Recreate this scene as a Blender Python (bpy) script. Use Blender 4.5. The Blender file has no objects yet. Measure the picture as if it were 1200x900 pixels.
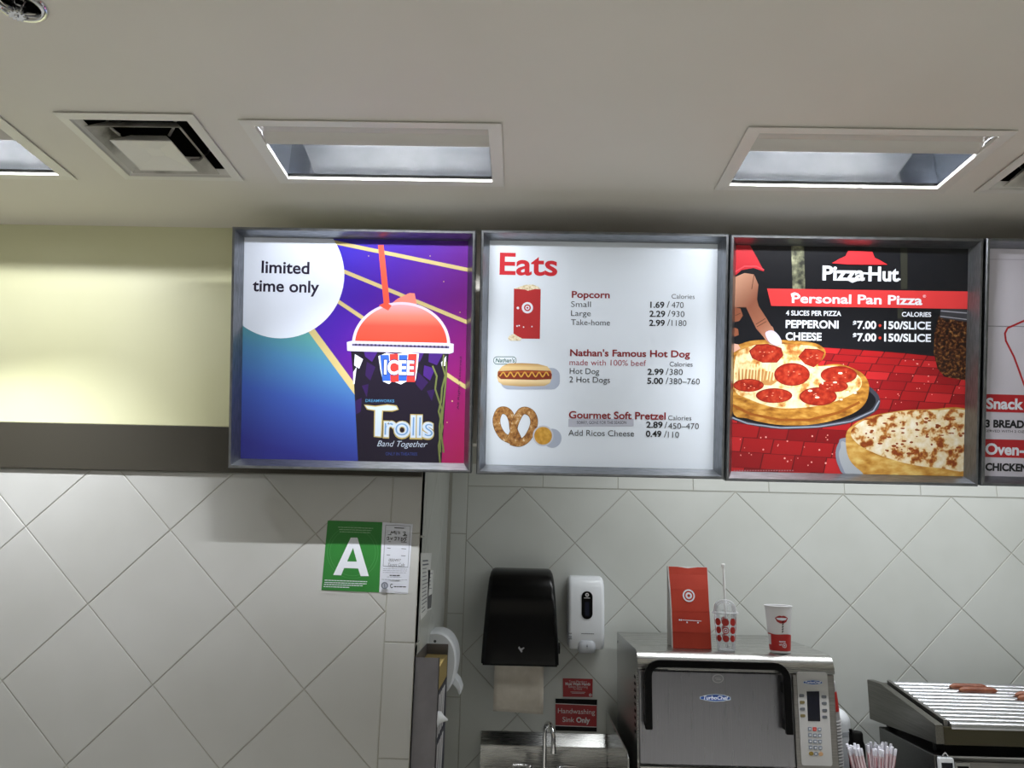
import bpy, bmesh, math, random
from mathutils import Vector, Matrix
random.seed(7)
scene = bpy.context.scene
COL = scene.collection
PI = math.pi

# ------------------------------------------------------------------ camera, world, lights, exposure
CAM = Vector((0, 0, 1.65))
FOC = 882.4
_p, _r, _y = .2065, .0234, -.0172
FW = Vector((math.sin(_y)*math.cos(_p), math.cos(_y)*math.cos(_p), math.sin(_p)))
_R0 = Vector((math.cos(_y), -math.sin(_y), 0)); _U0 = _R0.cross(FW)
RT = _R0*math.cos(_r) + _U0*math.sin(_r); UP = _U0*math.cos(_r) - _R0*math.sin(_r)
cd = bpy.data.cameras.new('camera'); cam = bpy.data.objects.new('camera', cd); COL.objects.link(cam)
cd.sensor_width = 36; cd.lens = FOC/1200*36; cd.clip_start = .05
cam.matrix_world = Matrix((( RT.x, UP.x, -FW.x, CAM.x), (RT.y, UP.y, -FW.y, CAM.y), (RT.z, UP.z, -FW.z, CAM.z), (0, 0, 0, 1)))
scene.camera = cam
scene.view_settings.view_transform = 'Standard'; scene.view_settings.look = 'None'
scene.view_settings.gamma = 1; scene.view_settings.use_curve_mapping = False
scene.view_settings.exposure = 0.0

w = bpy.data.worlds.new('world'); scene.world = w; w.use_nodes = True
w.node_tree.nodes['Background'].inputs[0].default_value = (.9, .95, 1, 1)
w.node_tree.nodes['Background'].inputs[1].default_value = .1

def area(name, loc, to, sx, sy, power, color=(1, 1, 1), spread=PI):
    l = bpy.data.lights.new(name, 'AREA'); l.shape = 'RECTANGLE'; l.size = sx; l.size_y = sy
    l.energy = power; l.color = color; l.spread = spread
    o = bpy.data.objects.new(name, l); COL.objects.link(o); o.location = loc
    o.rotation_euler = (Vector(to)-Vector(loc)).to_track_quat('-Z', 'Y').to_euler()
    return o
ZC, YL, YR, XE = 2.688, 2.436, 3.329, -.323        # ceiling, left tile wall, kitchen tile wall, partition end
FIX_X = (-1.690, -.407, .885)                       # wall-wash fixtures
for i, fx in enumerate(FIX_X):
    area('wall_wash_lamp', (fx+(.03, 0, 0)[i], 1.80, 2.777), (fx, 2.10, 2.45), .50, .03, (6.5, 7.5, 7.5)[i], (.97, .985, 1))
    area('wall_wash_beam', (fx+(.03, 0, 0)[i], 1.80, 2.776), (fx, 2.02, 1.75), .50, .03, (14, 13, 13)[i], (.97, .985, 1), 1.25)
area('kitchen_lamp', (1.5, 2.80, 2.64), (1.5, 3.05, 1.5), 2.2, .22, 9, (.96, .99, 1), 2.0)
area('kitchen_fill', (1.6, 2.56, 1.99), (1.6, 2.88, 1.3), 2.2, .04, 5, (.96, .99, 1))  # unseen fill added behind the boards to even out light on the kitchen tile
for lx, ly, pw in ((-1.6, .3, 26), (1.6, .3, 26), (-1.6, -2.4, 23), (1.6, -2.4, 23)):
    area('store_fill', (lx, ly, 2.66), (lx, ly, 0), 1.2, .6, pw, (.98, .99, 1), 1.6)  # unseen ambient fill added, aimed down so floor bounce lifts the ceiling

# ------------------------------------------------------------------ helpers
def ray(px, py): return FW + RT*((px-600)/FOC) - UP*((py-450)/FOC)
def at(px, py, X=None, Y=None, Z=None):
    d = ray(px, py)
    t = X/d.x if X is not None else Y/d.y if Y is not None else (Z-CAM.z)/d.z
    return CAM + d*t
def lin(c):
    if isinstance(c, str): c = tuple(int(c[i:i+2], 16) for i in (0, 2, 4))
    return tuple(((v/255/12.92) if v/255 <= .04045 else ((v/255+.055)/1.055)**2.4) for v in c)
MATS = {}
def mat(name, col, rough=.5, metal=0, **kw):
    if name in MATS: return MATS[name]
    m = bpy.data.materials.new(name); m.use_nodes = True
    b = m.node_tree.nodes['Principled BSDF']
    b.inputs['Base Color'].default_value = (*lin(col), 1)
    b.inputs['Roughness'].default_value = rough; b.inputs['Metallic'].default_value = metal
    for k, v in kw.items(): b.inputs[k].default_value = v
    MATS[name] = m; return m
def noise_mat(name, stops, scale=20, rough=.5, metal=0, stretch=(1, 1, 1), detail=3, bump=0, rrange=None, **kw):
    """colour ramp over procedural noise; stops = [(pos, colour)]"""
    m = mat(name, stops[0][1], rough, metal, **kw); nt = m.node_tree; b = nt.nodes['Principled BSDF']
    tc = nt.nodes.new('ShaderNodeTexCoord'); mp = nt.nodes.new('ShaderNodeMapping'); mp.inputs['Scale'].default_value = stretch
    n = nt.nodes.new('ShaderNodeTexNoise'); n.inputs['Scale'].default_value = scale; n.inputs['Detail'].default_value = detail
    nt.links.new(tc.outputs['Object'], mp.inputs[0]); nt.links.new(mp.outputs[0], n.inputs['Vector'])
    r = nt.nodes.new('ShaderNodeValToRGB'); e = r.color_ramp.elements
    while len(e) < len(stops): e.new(.5)
    for q, (p, c) in zip(e, stops): q.position = p; q.color = (*lin(c), 1)
    nt.links.new(n.outputs['Fac'], r.inputs[0]); nt.links.new(r.outputs[0], b.inputs['Base Color'])
    if bump:
        bp = nt.nodes.new('ShaderNodeBump'); bp.inputs['Strength'].default_value = bump; bp.inputs['Distance'].default_value = .002
        nt.links.new(n.outputs['Fac'], bp.inputs['Height']); nt.links.new(bp.outputs[0], b.inputs['Normal'])
    if rrange:
        mr = nt.nodes.new('ShaderNodeMapRange'); mr.inputs[3].default_value, mr.inputs[4].default_value = rrange
        nt.links.new(n.outputs['Fac'], mr.inputs[0]); nt.links.new(mr.outputs[0], b.inputs['Roughness'])
    return m
def ramp_mat(name, axis, lo, hi, stops, rough=.35):
    """printed colour blend along a direction in the object's own space"""
    m = mat(name, stops[0][1], rough); nt = m.node_tree; b = nt.nodes['Principled BSDF']
    tc = nt.nodes.new('ShaderNodeTexCoord'); dp = nt.nodes.new('ShaderNodeVectorMath'); dp.operation = 'DOT_PRODUCT'
    dp.inputs[1].default_value = axis; nt.links.new(tc.outputs['Object'], dp.inputs[0])
    mr = nt.nodes.new('ShaderNodeMapRange'); mr.inputs[1].default_value = lo; mr.inputs[2].default_value = hi
    nt.links.new(dp.outputs['Value'], mr.inputs[0])
    r = nt.nodes.new('ShaderNodeValToRGB'); e = r.color_ramp.elements
    while len(e) < len(stops): e.new(.5)
    for q, (p, c) in zip(e, stops): q.position = p; q.color = (*lin(c), 1)
    nt.links.new(mr.outputs[0], r.inputs[0]); nt.links.new(r.outputs[0], b.inputs['Base Color'])
    return m
def clear_mat(name, tint=(1, 1, 1), gloss=.16):
    m = bpy.data.materials.new(name); m.use_nodes = True; nt = m.node_tree
    nt.nodes.remove(nt.nodes['Principled BSDF']); out = nt.nodes['Material Output']
    t = nt.nodes.new('ShaderNodeBsdfTransparent'); t.inputs[0].default_value = (*tint, 1)
    g = nt.nodes.new('ShaderNodeBsdfPrincipled'); g.inputs['Base Color'].default_value = (.92, .93, .95, 1); g.inputs['Roughness'].default_value = .08
    f = nt.nodes.new('ShaderNodeFresnel'); f.inputs[0].default_value = 1.5
    a = nt.nodes.new('ShaderNodeMath'); a.operation = 'ADD'; a.use_clamp = True; a.inputs[1].default_value = gloss
    nt.links.new(f.outputs[0], a.inputs[0])
    x = nt.nodes.new('ShaderNodeMixShader'); nt.links.new(a.outputs[0], x.inputs[0])
    nt.links.new(t.outputs[0], x.inputs[1]); nt.links.new(g.outputs[0], x.inputs[2]); nt.links.new(x.outputs[0], out.inputs[0])
    return m

OFF = {}                                             # offset of a thing's own frame
class MB:
    def __init__(s): s.v = []; s.f = []; s.m = []
    def poly(s, pts, mi=0):
        n = len(s.v); s.v += [tuple(p) for p in pts]; s.f.append(tuple(range(n, n+len(pts)))); s.m.append(mi)
    def mesh(s, verts, faces, mi=0):
        n = len(s.v); s.v += [tuple(p) for p in verts]
        for f in faces: s.f.append(tuple(n+i for i in f)); s.m.append(mi)
    def box(s, x0, x1, y0, y1, z0, z1, mi=0):
        v = [(x, y, z) for x in (x0, x1) for y in (y0, y1) for z in (z0, z1)]
        s.mesh(v, [(0, 1, 3, 2), (4, 6, 7, 5), (0, 4, 5, 1), (2, 3, 7, 6), (0, 2, 6, 4), (1, 5, 7, 3)], mi)
    def loft(s, rings, cap=True, mi=0, closed=True):
        n = len(rings[0]); base = len(s.v)
        for r in rings: s.v += [tuple(p) for p in r]
        for k in range(len(rings)-1):
            for i in range(n if closed else n-1):
                a = base+k*n+i; b = base+k*n+(i+1) % n
                s.f.append((a, b, b+n, a+n)); s.m.append(mi)
        if cap:
            s.f.append(tuple(base+i for i in range(n-1, -1, -1))); s.m.append(mi)
            s.f.append(tuple(base+(len(rings)-1)*n+i for i in range(n))); s.m.append(mi)
    def prism(s, pts, axis, a, b, mi=0):
        """2-D outline extruded along axis: 'x' takes (y,z), 'y' takes (x,z), 'z' takes (x,y)"""
        g = {'x': lambda p, t: (t, p[0], p[1]), 'y': lambda p, t: (p[0], t, p[1]), 'z': lambda p, t: (p[0], p[1], t)}[axis]
        s.loft([[g(p, a) for p in pts], [g(p, b) for p in pts]], True, mi)
    def lathe(s, prof, c, seg=32, mi=0, axis='z', cap=False):
        def pt(r, h, t):
            a, b = r*math.cos(t), r*math.sin(t)
            return {'z': (c[0]+a, c[1]+b, c[2]+h), 'y': (c[0]+a, c[1]+h, c[2]+b), 'x': (c[0]+h, c[1]+a, c[2]+b)}[axis]
        s.loft([[pt(r, h, 2*PI*i/seg) for i in range(seg)] for r, h in prof], cap, mi)
    def tube(s, path, r, seg=12, mi=0, flat=None):
        path = [Vector(p) for p in path]; rings = []; N = None
        for i, p in enumerate(path):
            t = (path[min(i+1, len(path)-1)]-path[max(i-1, 0)]).normalized()
            if N is None:
                N = t.cross(Vector((0, 0, 1)) if abs(t.z) < .9 else Vector((1, 0, 0))).normalized()
            N = (N-t*N.dot(t)).normalized(); B = t.cross(N)
            rr = r[i] if isinstance(r, (list, tuple)) else r
            rings.append([p+(N*math.cos(2*PI*k/seg)+B*math.sin(2*PI*k/seg))*rr for k in range(seg)])
        s.loft(rings, True, mi)
    def build(s, name, mats, parent=None, smooth=0, bevel=0, seg=2, local=False, origin=None, recalc=True, kind=None):
        off = Vector((0, 0, 0)) if local else Vector(OFF.get(parent.name, (0, 0, 0))) if parent else Vector(origin or (0, 0, 0))
        me = bpy.data.meshes.new(name)
        me.from_pydata([tuple(Vector(p)-off) for p in s.v], [], s.f)
        if not isinstance(mats, (list, tuple)): mats = [mats]
        for m in mats: me.materials.append(m)
        me.polygons.foreach_set('material_index', s.m)
        if recalc:
            bm = bmesh.new(); bm.from_mesh(me); bmesh.ops.remove_doubles(bm, verts=bm.verts, dist=1e-6)
            bmesh.ops.recalc_face_normals(bm, faces=bm.faces); bm.to_mesh(me); bm.free()
        if smooth:
            me.polygons.foreach_set('use_smooth', [True]*len(me.polygons)); me.set_sharp_from_angle(angle=math.radians(smooth))
        o = bpy.data.objects.new(name, me); COL.objects.link(o)
        if parent: o.parent = parent; OFF[o.name] = off
        elif origin: o.location = origin; OFF[o.name] = off
        if bevel:
            b = o.modifiers.new('bevel', 'BEVEL'); b.width = bevel; b.segments = seg; b.limit_method = 'ANGLE'
        if kind: o['kind'] = kind
        return o
def tag(o, label, cat, group=None):
    o['label'] = label; o['category'] = cat
    if group: o['group'] = group
    return o
def thing(name, loc, label, cat, group=None):
    o = bpy.data.objects.new(name, None); COL.objects.link(o); o.location = loc; o.empty_display_size = .05
    OFF[o.name] = Vector(loc); return tag(o, label, cat, group)
def structure(name, mb, mats, **kw): return mb.build(name, mats, kind='structure', **kw)
def copy_tree(o, parent=None):
    c = o.copy(); COL.objects.link(c)
    if parent: c.parent = parent
    for ch in list(o.children): copy_tree(ch, c)
    return c
def circ(cx, cy, rx, ry=None, n=28, a0=0, a1=2*PI):
    ry = rx if ry is None else ry
    k = n if abs(a1-a0-2*PI) < 1e-6 else n+1
    return [(cx+rx*math.cos(a0+(a1-a0)*i/n), cy+ry*math.sin(a0+(a1-a0)*i/n)) for i in range(k)]
def rrect(x0, y0, x1, y1, r, n=5):
    out = []
    for cx, cy, a in ((x1-r, y1-r, 0), (x0+r, y1-r, 90), (x0+r, y0+r, 180), (x1-r, y0+r, 270)):
        out += [(cx+r*math.cos(math.radians(a+90*i/n)), cy+r*math.sin(math.radians(a+90*i/n))) for i in range(n+1)]
    return out
def clip_poly(pts, x0, y0, x1, y1):
    def cut(p, ins, inter):
        o = []
        for i in range(len(p)):
            a, b = p[i-1], p[i]
            if ins(b):
                if not ins(a): o.append(inter(a, b))
                o.append(b)
            elif ins(a): o.append(inter(a, b))
        return o
    def ix(c): return lambda a, b: (c, a[1]+(b[1]-a[1])*(c-a[0])/(b[0]-a[0]))
    def iy(c): return lambda a, b: (a[0]+(b[0]-a[0])*(c-a[1])/(b[1]-a[1]), c)
    for ins, it in ((lambda p: p[0] >= x0, ix(x0)), (lambda p: p[0] <= x1, ix(x1)), (lambda p: p[1] >= y0, iy(y0)), (lambda p: p[1] <= y1, iy(y1))):
        if pts: pts = cut(pts, ins, it)
    return pts

def sm(pts, k=5):
    o = []; n = len(pts)
    for i in range(n):
        p0, p1, p2, p3 = [Vector(pts[(i+j) % n]) for j in (-1, 0, 1, 2)]
        for t in range(k):
            t /= k; o.append(tuple(.5*((2*p1)+(p2-p0)*t+(2*p0-5*p1+4*p2-p3)*t*t+(3*p1-p0-3*p2+p3)*t**3)))
    return o
# lettering: outlines of the built-in font turned into mesh
_TX = {}
def glyphs(txt, bold=0):
    k = (txt, bold)
    if k not in _TX:
        cu = bpy.data.curves.new('t', 'FONT'); cu.body = txt; cu.resolution_u = 4; cu.offset = bold; cu.size = 1
        ob = bpy.data.objects.new('t', cu); COL.objects.link(ob)
        dg = bpy.context.evaluated_depsgraph_get(); me = ob.evaluated_get(dg).to_mesh()
        _TX[k] = ([(v.co.x, v.co.y) for v in me.vertices], [tuple(p.vertices) for p in me.polygons])
        ob.evaluated_get(dg).to_mesh_clear(); bpy.data.objects.remove(ob); bpy.data.curves.remove(cu)
    return _TX[k]
CAPH = max(v[1] for v in glyphs('H')[0])

class Print:
    """flat printing on a surface. P maps an authored 2-D point to surface coords (u, w); place maps (u, w, layer) to 3-D."""
    def __init__(s, P, place, clip=None):
        s.P = P; s.place = place; s.clip = clip; s.b = {}; s.mats = []; s.mb = MB(); s.lay = 1
    def mi(s, m):
        if m not in s.mats: s.mats.append(m)
        return s.mats.index(m)
    def uv(s, pts, m, raw=False):
        if s.clip: pts = clip_poly(pts, *s.clip)
        if len(pts) >= 3: s.mb.poly([s.place(u, v, s.lay) for u, v in pts], s.mi(m))
    def poly(s, pts, m): s.uv([s.P(*p) for p in pts], m); s.lay += 1
    def many(s, polys, m):
        for p in polys: s.uv([s.P(*q) for q in p], m)
        s.lay += 1
    def line(s, pts, wd, m):
        for (a, b) in zip(pts[:-1], pts[1:]):
            d = Vector(b)-Vector(a)
            if d.length < 1e-9: continue
            n = Vector((-d.y, d.x)).normalized()*wd/2; e = d.normalized()*wd*.15
            A = Vector(a)-e; B = Vector(b)+e
            s.uv([s.P(*(A+n)), s.P(*(B+n)), s.P(*(B-n)), s.P(*(A-n))], m)
        s.lay += 1
    def text(s, txt, a, b, cap, m, bold=0, shear=0, arc=0):
        v, f = glyphs(txt, bold)
        if not f: return
        x0 = min(p[0] for p in v); x1 = max(p[0] for p in v)
        A = Vector(s.P(*a)); B = Vector(s.P(*b)); d = B-A
        up = Vector((-d.y, d.x)).normalized()
        h = cap*d.length/(Vector(b)-Vector(a)).length
        out = []
        for x, y in v:
            t = (x-x0)/(x1-x0); q = A+d*t+up*(y/CAPH*h)+d.normalized()*(shear*y/CAPH*h)
            out.append(s.place(q.x, q.y, s.lay))
        if s.clip:
            keep = [g for g in f if True]
        s.mb.mesh(out, f, s.mi(m)); s.lay += 1
    def done(s, name, parent, local=True):
        if not s.mb.f: return None
        o = s.mb.build(name, s.mats, parent, local=local, recalc=False); return o

# ------------------------------------------------------------------ materials
STEEL = noise_mat('stainless', [(.3, 'b0b0ae'), (.7, 'bcbcba')], 6, .28, 1, (1, 60, 60), rrange=(.24, .31))
STEEL_DK = noise_mat('dull_steel', [(.3, '8a8886'), (.7, '9c9a98')], 8, .4, 1, (1, 40, 40))
OVENDOOR = noise_mat('brushed_door_steel', [(.3, '8c8c92'), (.7, '929298')], 5, .3, 1, (50, 50, 1), rrange=(.26, .30))
CHROME = mat('chrome', 'd8d8da', .08, 1)
ALU = noise_mat('specular_reflector', [(.3, 'b4b8be'), (.7, 'cdd0d4')], 9, .06, 1, rrange=(.04, .09))
FRAME = noise_mat('brushed_frame', [(.3, '7c7f84'), (.7, '94979c')], 10, .34, 1, (3, 30, 3))
BLACKP = mat('black_plastic', '050506', .3, **{'Specular IOR Level': .12})
BLACKM = mat('black_matte', '060606', .6, **{'Specular IOR Level': .2})
WHITEP = mat('white_plastic', 'e6eaf0', .3)
WHITEM = mat('white_enamel', 'e4e2dc', .35)
TILE = noise_mat('glazed_tile', [(.35, 'b6b7b5'), (.65, 'bdbebd')], 3, .3)
TILE_B = noise_mat('kitchen_tile', [(.35, 'c2c5c1'), (.65, 'c9ccc9')], 3, .28)
GROUT = mat('grout', 'a9a8a0', .8)
CEIL = noise_mat('ceiling_paint', [(.3, 'dedad1'), (.7, 'e3dfd7')], 2, .6)
YELLOW = noise_mat('yellow_paint', [(.3, 'd9d9b0'), (.7, 'dedeba')], 2, .45)
BAND = mat('taupe_band', '38352d', .5)

# ------------------------------------------------------------------ setting
def tiled_wall(name, plane, x0, x1, z0, z1, field, hd, vx, vz, cols=(), tile=TILE, flip=1, back=.06):
    """plane: ('y', Y) or ('x', X) ; diamonds clipped to the field rectangle, square border tiles in cols"""
    mb = MB(); ax, c = plane
    def P(u, w, d): return (u, c-d*flip, w) if ax == 'y' else (c+d*flip, u, w)
    g = .0016; t = .002; ch = .0016
    def slab(pts):
        cx = sum(p[0] for p in pts)/len(pts); cy = sum(p[1] for p in pts)/len(pts)
        def inset(q, a):
            out = []; n = len(q)
            for i in range(n):
                p0, p1, p2 = Vector(q[i-1]), Vector(q[i]), Vector(q[(i+1) % n])
                e1 = (p1-p0).normalized(); e2 = (p2-p1).normalized()
                n1 = Vector((-e1.y, e1.x)); n2 = Vector((-e2.y, e2.x)); k = 1+n1.dot(n2)
                out.append(tuple(p1+(n1+n2)*(a/max(k, .3))))
            return out
        A = inset(pts, g); B = inset(pts, g+ch)
        mb.loft([[P(*p, 0) for p in A], [P(*p, t*.55) for p in A], [P(*p, t) for p in B]], False, 1)
        mb.poly([P(*p, t) for p in B], 1)
    fx0, fx1, fz0, fz1 = field
    n = int(4/hd)+4
    for a in range(-n, n):
        for b in range(-n, n):
            if (a+b) % 2: continue
            q = [(vx+(a+1)*hd, vz+b*hd), (vx+a*hd, vz+(b+1)*hd), (vx+(a-1)*hd, vz+b*hd), (vx+a*hd, vz+(b-1)*hd)]
            # diamonds whose corners are lattice vertices
            q = [(vx+(a+1+1)*hd, vz+b*hd), (vx+(a+1)*hd, vz+(b+1)*hd), (vx+a*hd, vz+b*hd), (vx+(a+1)*hd, vz+(b-1)*hd)]
            q = clip_poly(q, fx0, fz0, fx1, fz1)
            qq = []
            for p in q:
                if not qq or (Vector(p)-Vector(qq[-1])).length > 1e-4: qq.append(p)
            if len(qq) > 2 and (Vector(qq[0])-Vector(qq[-1])).length < 1e-4: qq.pop()
            if len(qq) < 3: continue
            ar = sum(qq[i-1][0]*qq[i][1]-qq[i][0]*qq[i-1][1] for i in range(len(qq)))/2
            if abs(ar) < 2e-4: continue
            if ar < 0: qq.reverse()
            slab(qq)
    for (a, b, c2, d2) in cols: slab([(a, c2), (b, c2), (b, d2), (a, d2)])
    # body
    if ax == 'y': mb.box(x0, x1, c, c+back, z0, z1, 0)
    else: mb.box(c-back, c, x0, x1, z0, z1, 0)
    return structure(name, mb, [GROUT, tile])
hd = .2333
# partition on the left with its end column of squared tiles
colL = [(-.418, XE, z, z+.332) for z in (.010, .342, .674, 1.006, 1.338)]+[(-.418, XE, 1.670, 1.847)]
tiled_wall('wall_left', ('y', YL), -3.2, XE, 0, 2.0, (-3.2, -.418, 0, 1.847), hd, -1.5884, 1.6611, colL)
# kitchen tile wall with narrow top row and left column
row = [(-.241+.329*(k-1), -.241+.329*k, 1.886, 1.985) for k in range(1, 12)]
colR = [(XE+.012, -.241, z, z+.333) for z in (.014, .347, .680, 1.013, 1.346)]+[(XE+.012, -.241, 1.679, 1.985)]
tiled_wall('wall_back', ('y', YR), XE-.05, 3.4, 0, ZC+.05, (-.241, 3.4, 0, 1.886), hd, .4632, 1.4172, row+colR, TILE_B)
# end face of the partition (faces the kitchen)
tiled_wall('wall_return', ('x', XE-.002), YL+.004, YR, 0, ZC, (YL+.12, YR, 0, 1.99), hd, 2.62, 1.66, [(YL-.0015, YL+.12, z, z+.33) for z in (.01, .34, .67, 1.0, 1.33, 1.66)], TILE_B, flip=1, back=.05)
mb = MB(); mb.box(-3.2, XE, YL-.014, YL+.05, 1.996, ZC+.02); structure('wall_upper', mb, YELLOW, bevel=.002)
mb = MB(); mb.box(XE, 3.4, YL, YL+.08, 1.96, ZC+.02); structure('wall_bulkhead', mb, CEIL)
mb = MB(); mb.box(-3.2, XE-.001, YL-.013, YL+.02, 1.848, 1.9955); structure('trim_1', mb, BAND, bevel=.001)
# ceiling with real openings
def fix_rect(fx): return (fx-.305, fx+.305, 1.755, 2.045)
VENTS = [(-1.188, -.864, 1.720, 2.044), (1.322, 1.646, 1.722, 2.046)]
SPK = (-1.032, 1.312)
HOLES = [fix_rect(x) for x in FIX_X]+VENTS+[(SPK[0]-.033, SPK[0]+.033, SPK[1]-.033, SPK[1]+.033)]
mb = MB()
xs = sorted({-3.2, 3.4} | {h[i] for h in HOLES for i in (0, 1)}); ys = sorted({-4.5, 3.45} | {h[i] for h in HOLES for i in (2, 3)})
for x0, x1 in zip(xs[:-1], xs[1:]):
    for y0, y1 in zip(ys[:-1], ys[1:]):
        cx, cy = (x0+x1)/2, (y0+y1)/2
        if not any(h[0] < cx < h[1] and h[2] < cy < h[3] for h in HOLES):
            mb.poly([(x0, y0, ZC), (x0, y1, ZC), (x1, y1, ZC), (x1, y0, ZC)])
structure('ceiling', mb, CEIL)
mb = MB(); mb.box(-3.2, 3.4, -4.5, 3.45, -.05, 0); structure('floor', mb, noise_mat('floor_tile', [(.4, 'c2c0b8'), (.6, 'cac8c1')], 4, .35))
mb = MB(); mb.box(3.4, 3.45, -4.5, 3.45, 0, ZC+.05); structure('wall_right', mb, TILE_B)
mb = MB(); mb.box(-3.25, -3.2, -4.5, 2.5, 0, ZC+.05); structure('wall_side', mb, CEIL)
mb = MB(); mb.box(-3.2, 3.4, -4.55, -4.5, 0, ZC+.05); structure('wall_front', mb, mat('store_wall', '9a9aa0', .6))

# ------------------------------------------------------------------ menu boards
TILT = math.atan2(.155, .72)
BT, BD = .026, .036                                  # frame width, recess
def menu_board(name, x0, x1, z0, z1, yb, label):
    k = 2.311/yb; x0 *= k; x1 *= k; z0 = CAM.z+(z0-CAM.z)*k; z1 = CAM.z+(z1-CAM.z)*k; yb = 2.311
    xc = (x0+x1)/2; W = x1-x0; H = (z1-z0)/math.cos(TILT)
    root = thing(name, (xc, yb, z0), label, 'menu board', 'menu boards hanging over the counter')
    root.rotation_euler = (TILT, 0, 0)
    def ringp(i, y, o=0): return [(-W/2+i, y, i), (W/2-i, y, i), (W/2-i, y, H-i), (-W/2+i, y, H-i)]
    mb = MB(); mb.loft([ringp(0, .055), ringp(0, .004), ringp(.003, 0), ringp(.009, 0), ringp(.011, .004), ringp(BT, BD), ringp(BT, .055)], False)
    mb.build('frame', FRAME, root, local=True)
    mb = MB(); mb.box(-W/2+.004, W/2-.004, .045, .058, .004, H-.004); mb.build('back_panel', STEEL_DK, root, local=True)
    # two hanger arms that reach back to the bulkhead
    c, s = math.cos(TILT), math.sin(TILT)
    def loc(y, z): dy, dz = y-yb, z-z0; return (dy*c+dz*s, -dy*s+dz*c)
    for hx in (-W*.3, W*.3):
        for hz in (.18, H-.12):
            mb = MB(); a = hz*c+.05*s+z0
            p = [loc(YL-.002, a+.015), loc(YL-.002, a-.015)]
            mb.loft([[(hx-.012, .05, hz-.015), (hx+.012, .05, hz-.015), (hx+.012, .05, hz+.015), (hx-.012, .05, hz+.015)],
                     [(hx-.012, *p[1]), (hx+.012, *p[1]), (hx+.012, *p[0]), (hx-.012, *p[0])]])
            mb.build('bracket', STEEL_DK, root, local=True)
    M = root.rotation_euler.to_matrix(); L = Vector((xc, yb, z0))
    O = L+M@Vector((0, BD, 0)); nrm = M@Vector((0, 1, 0)); ex = M@Vector((1, 0, 0)); ez = M@Vector((0, 0, 1))
    def P(px, py):
        d = ray(px, py); t = (O-CAM).dot(nrm)/d.dot(nrm); q = CAM+d*t-O
        return (q.dot(ex), q.dot(ez))
    def place(u, v, k): return (u, BD-.0003-.00002*k, v)
    cl = (-W/2+BT, BT, W/2-BT, H-BT)
    return root, P, place, cl, W, H
def poster(root, W, H, m):
    mb = MB(); mb.box(-W/2+BT-.001, W/2-BT+.001, BD, BD+.006, BT-.001, H-BT+.001)
    return mb.build('poster', m, root, local=True)
def z2p(x0, y0, s): return lambda pts: [(x0+a/s, y0+b/s) for a, b in pts]

INK = mat('ink_dark', '16181f', .45); INKP = mat('ink_plum', '140a2a', .45)
WHITE = mat('ink_white', 'e4eaf6', .45)
PAPER = mat('poster_white', 'dbe4f0', .42)

# ---- board one: frozen drink
root, P, place, cl, W, H = menu_board('menu_board', -.899, -.1565, 1.850, 2.568, 2.285, 'purple menu board at far left with large frozen drink picture and white circle')
po = poster(root, W, H, ramp_mat('purple_print', (.75, 0, -.66), -.55, .22, [(0, '2a28b0'), (.3, '421892'), (.55, '5f1474'), (.8, '80145f'), (1, '98184e')]))
a = Print(P, place, cl)
a.poly([(278, 345), (369, 386), (420, 462), (424, 548), (278, 548)], ramp_mat('blue_print', (.25, 0, 1), .0, .42, [(0, '25297e'), (.4, '3450a0'), (.7, '4478a4'), (.9, '50908e'), (1, '5a6aa0')]))
TAN = mat('print_tan', 'b8a872', .45)
for l, wd in (([(390, 283.5), (552, 317)], 4.5), ([(398, 316), (552, 379.5)], 4.5), ([(390, 349), (552, 458)], 4.5), ([(362, 383), (426, 470)], 8)): a.line(l, wd, TAN)
a.poly(circ(329, 322, 74.5, n=64), mat('print_pale', 'd6deef', .42))
a.done('background_art', po)
a = Print(P, lambda u, v, k: place(u, v, k+12), cl)
a.text('limited', (306.5, 319.5), (362.5, 321), 13.6, INKP, .02); a.text('time only', (296, 341), (374, 343), 13.2, INKP, .02)
a.done('lettering', po)
# the drink
d = Print(P, lambda u, v, k: place(u, v, k+16), cl)
RED1 = mat('print_coral', 'e2503c', .4); CUPD = mat('print_cup_dark', '120a1e', .4)
d.poly([(443, 287.3), (449.6, 287), (457, 358), (450, 359)], RED1)
d.poly([(456, 358), (466, 350), (480, 343.4), (486, 343.8), (489, 360)], mat('print_coral_light', 'ee7d70', .4))
d.poly([(410.5, 404)]+circ(470, 404, 57.5, 50, 40, PI, 2*PI)+[(529, 405)], mat('print_lilac', 'd8c4dc', .4))
q1 = P(470, 356); q0 = P(470, 404)
d.poly([(414, 403.5)]+circ(470, 403.5, 54, 46.5, 40, PI, 2*PI)+[(525, 404.5)], ramp_mat('slush_print', (0, 0, 1), q0[1], q1[1], [(0, 'c8402e'), (.45, 'd24c3e'), (.7, 'd27868'), (1, 'cfa2ac')]))
d.poly([(444, 358), (452, 354), (459, 358), (455, 364)], RED1)
d.poly([(411, 408), (526, 411), (523, 450), (517, 548), (420, 548), (415, 450)], CUPD)
FAC = mat('print_facet', '3c1a6e', .4); FAC2 = mat('print_facet_dark', '271046', .4)
d.many([[(426, 409), (444, 410), (436, 424), (428, 418)], [(480, 411), (498, 411), (492, 424), (484, 420)], [(503, 412), (520, 413), (512, 428), (502, 424)], [(497, 428), (510, 432), (504, 446), (496, 440)]], FAC)
d.many([[(448, 410), (470, 411), (460, 420)], [(490, 436), (502, 448), (494, 458), (487, 450)], [(430, 424), (440, 430), (434, 446), (428, 440)], [(500, 458), (510, 456), (506, 470)], [(424, 452), (432, 450), (430, 466)], [(416, 470), (424, 466), (423, 482), (417, 486)]], FAC2)
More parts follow.
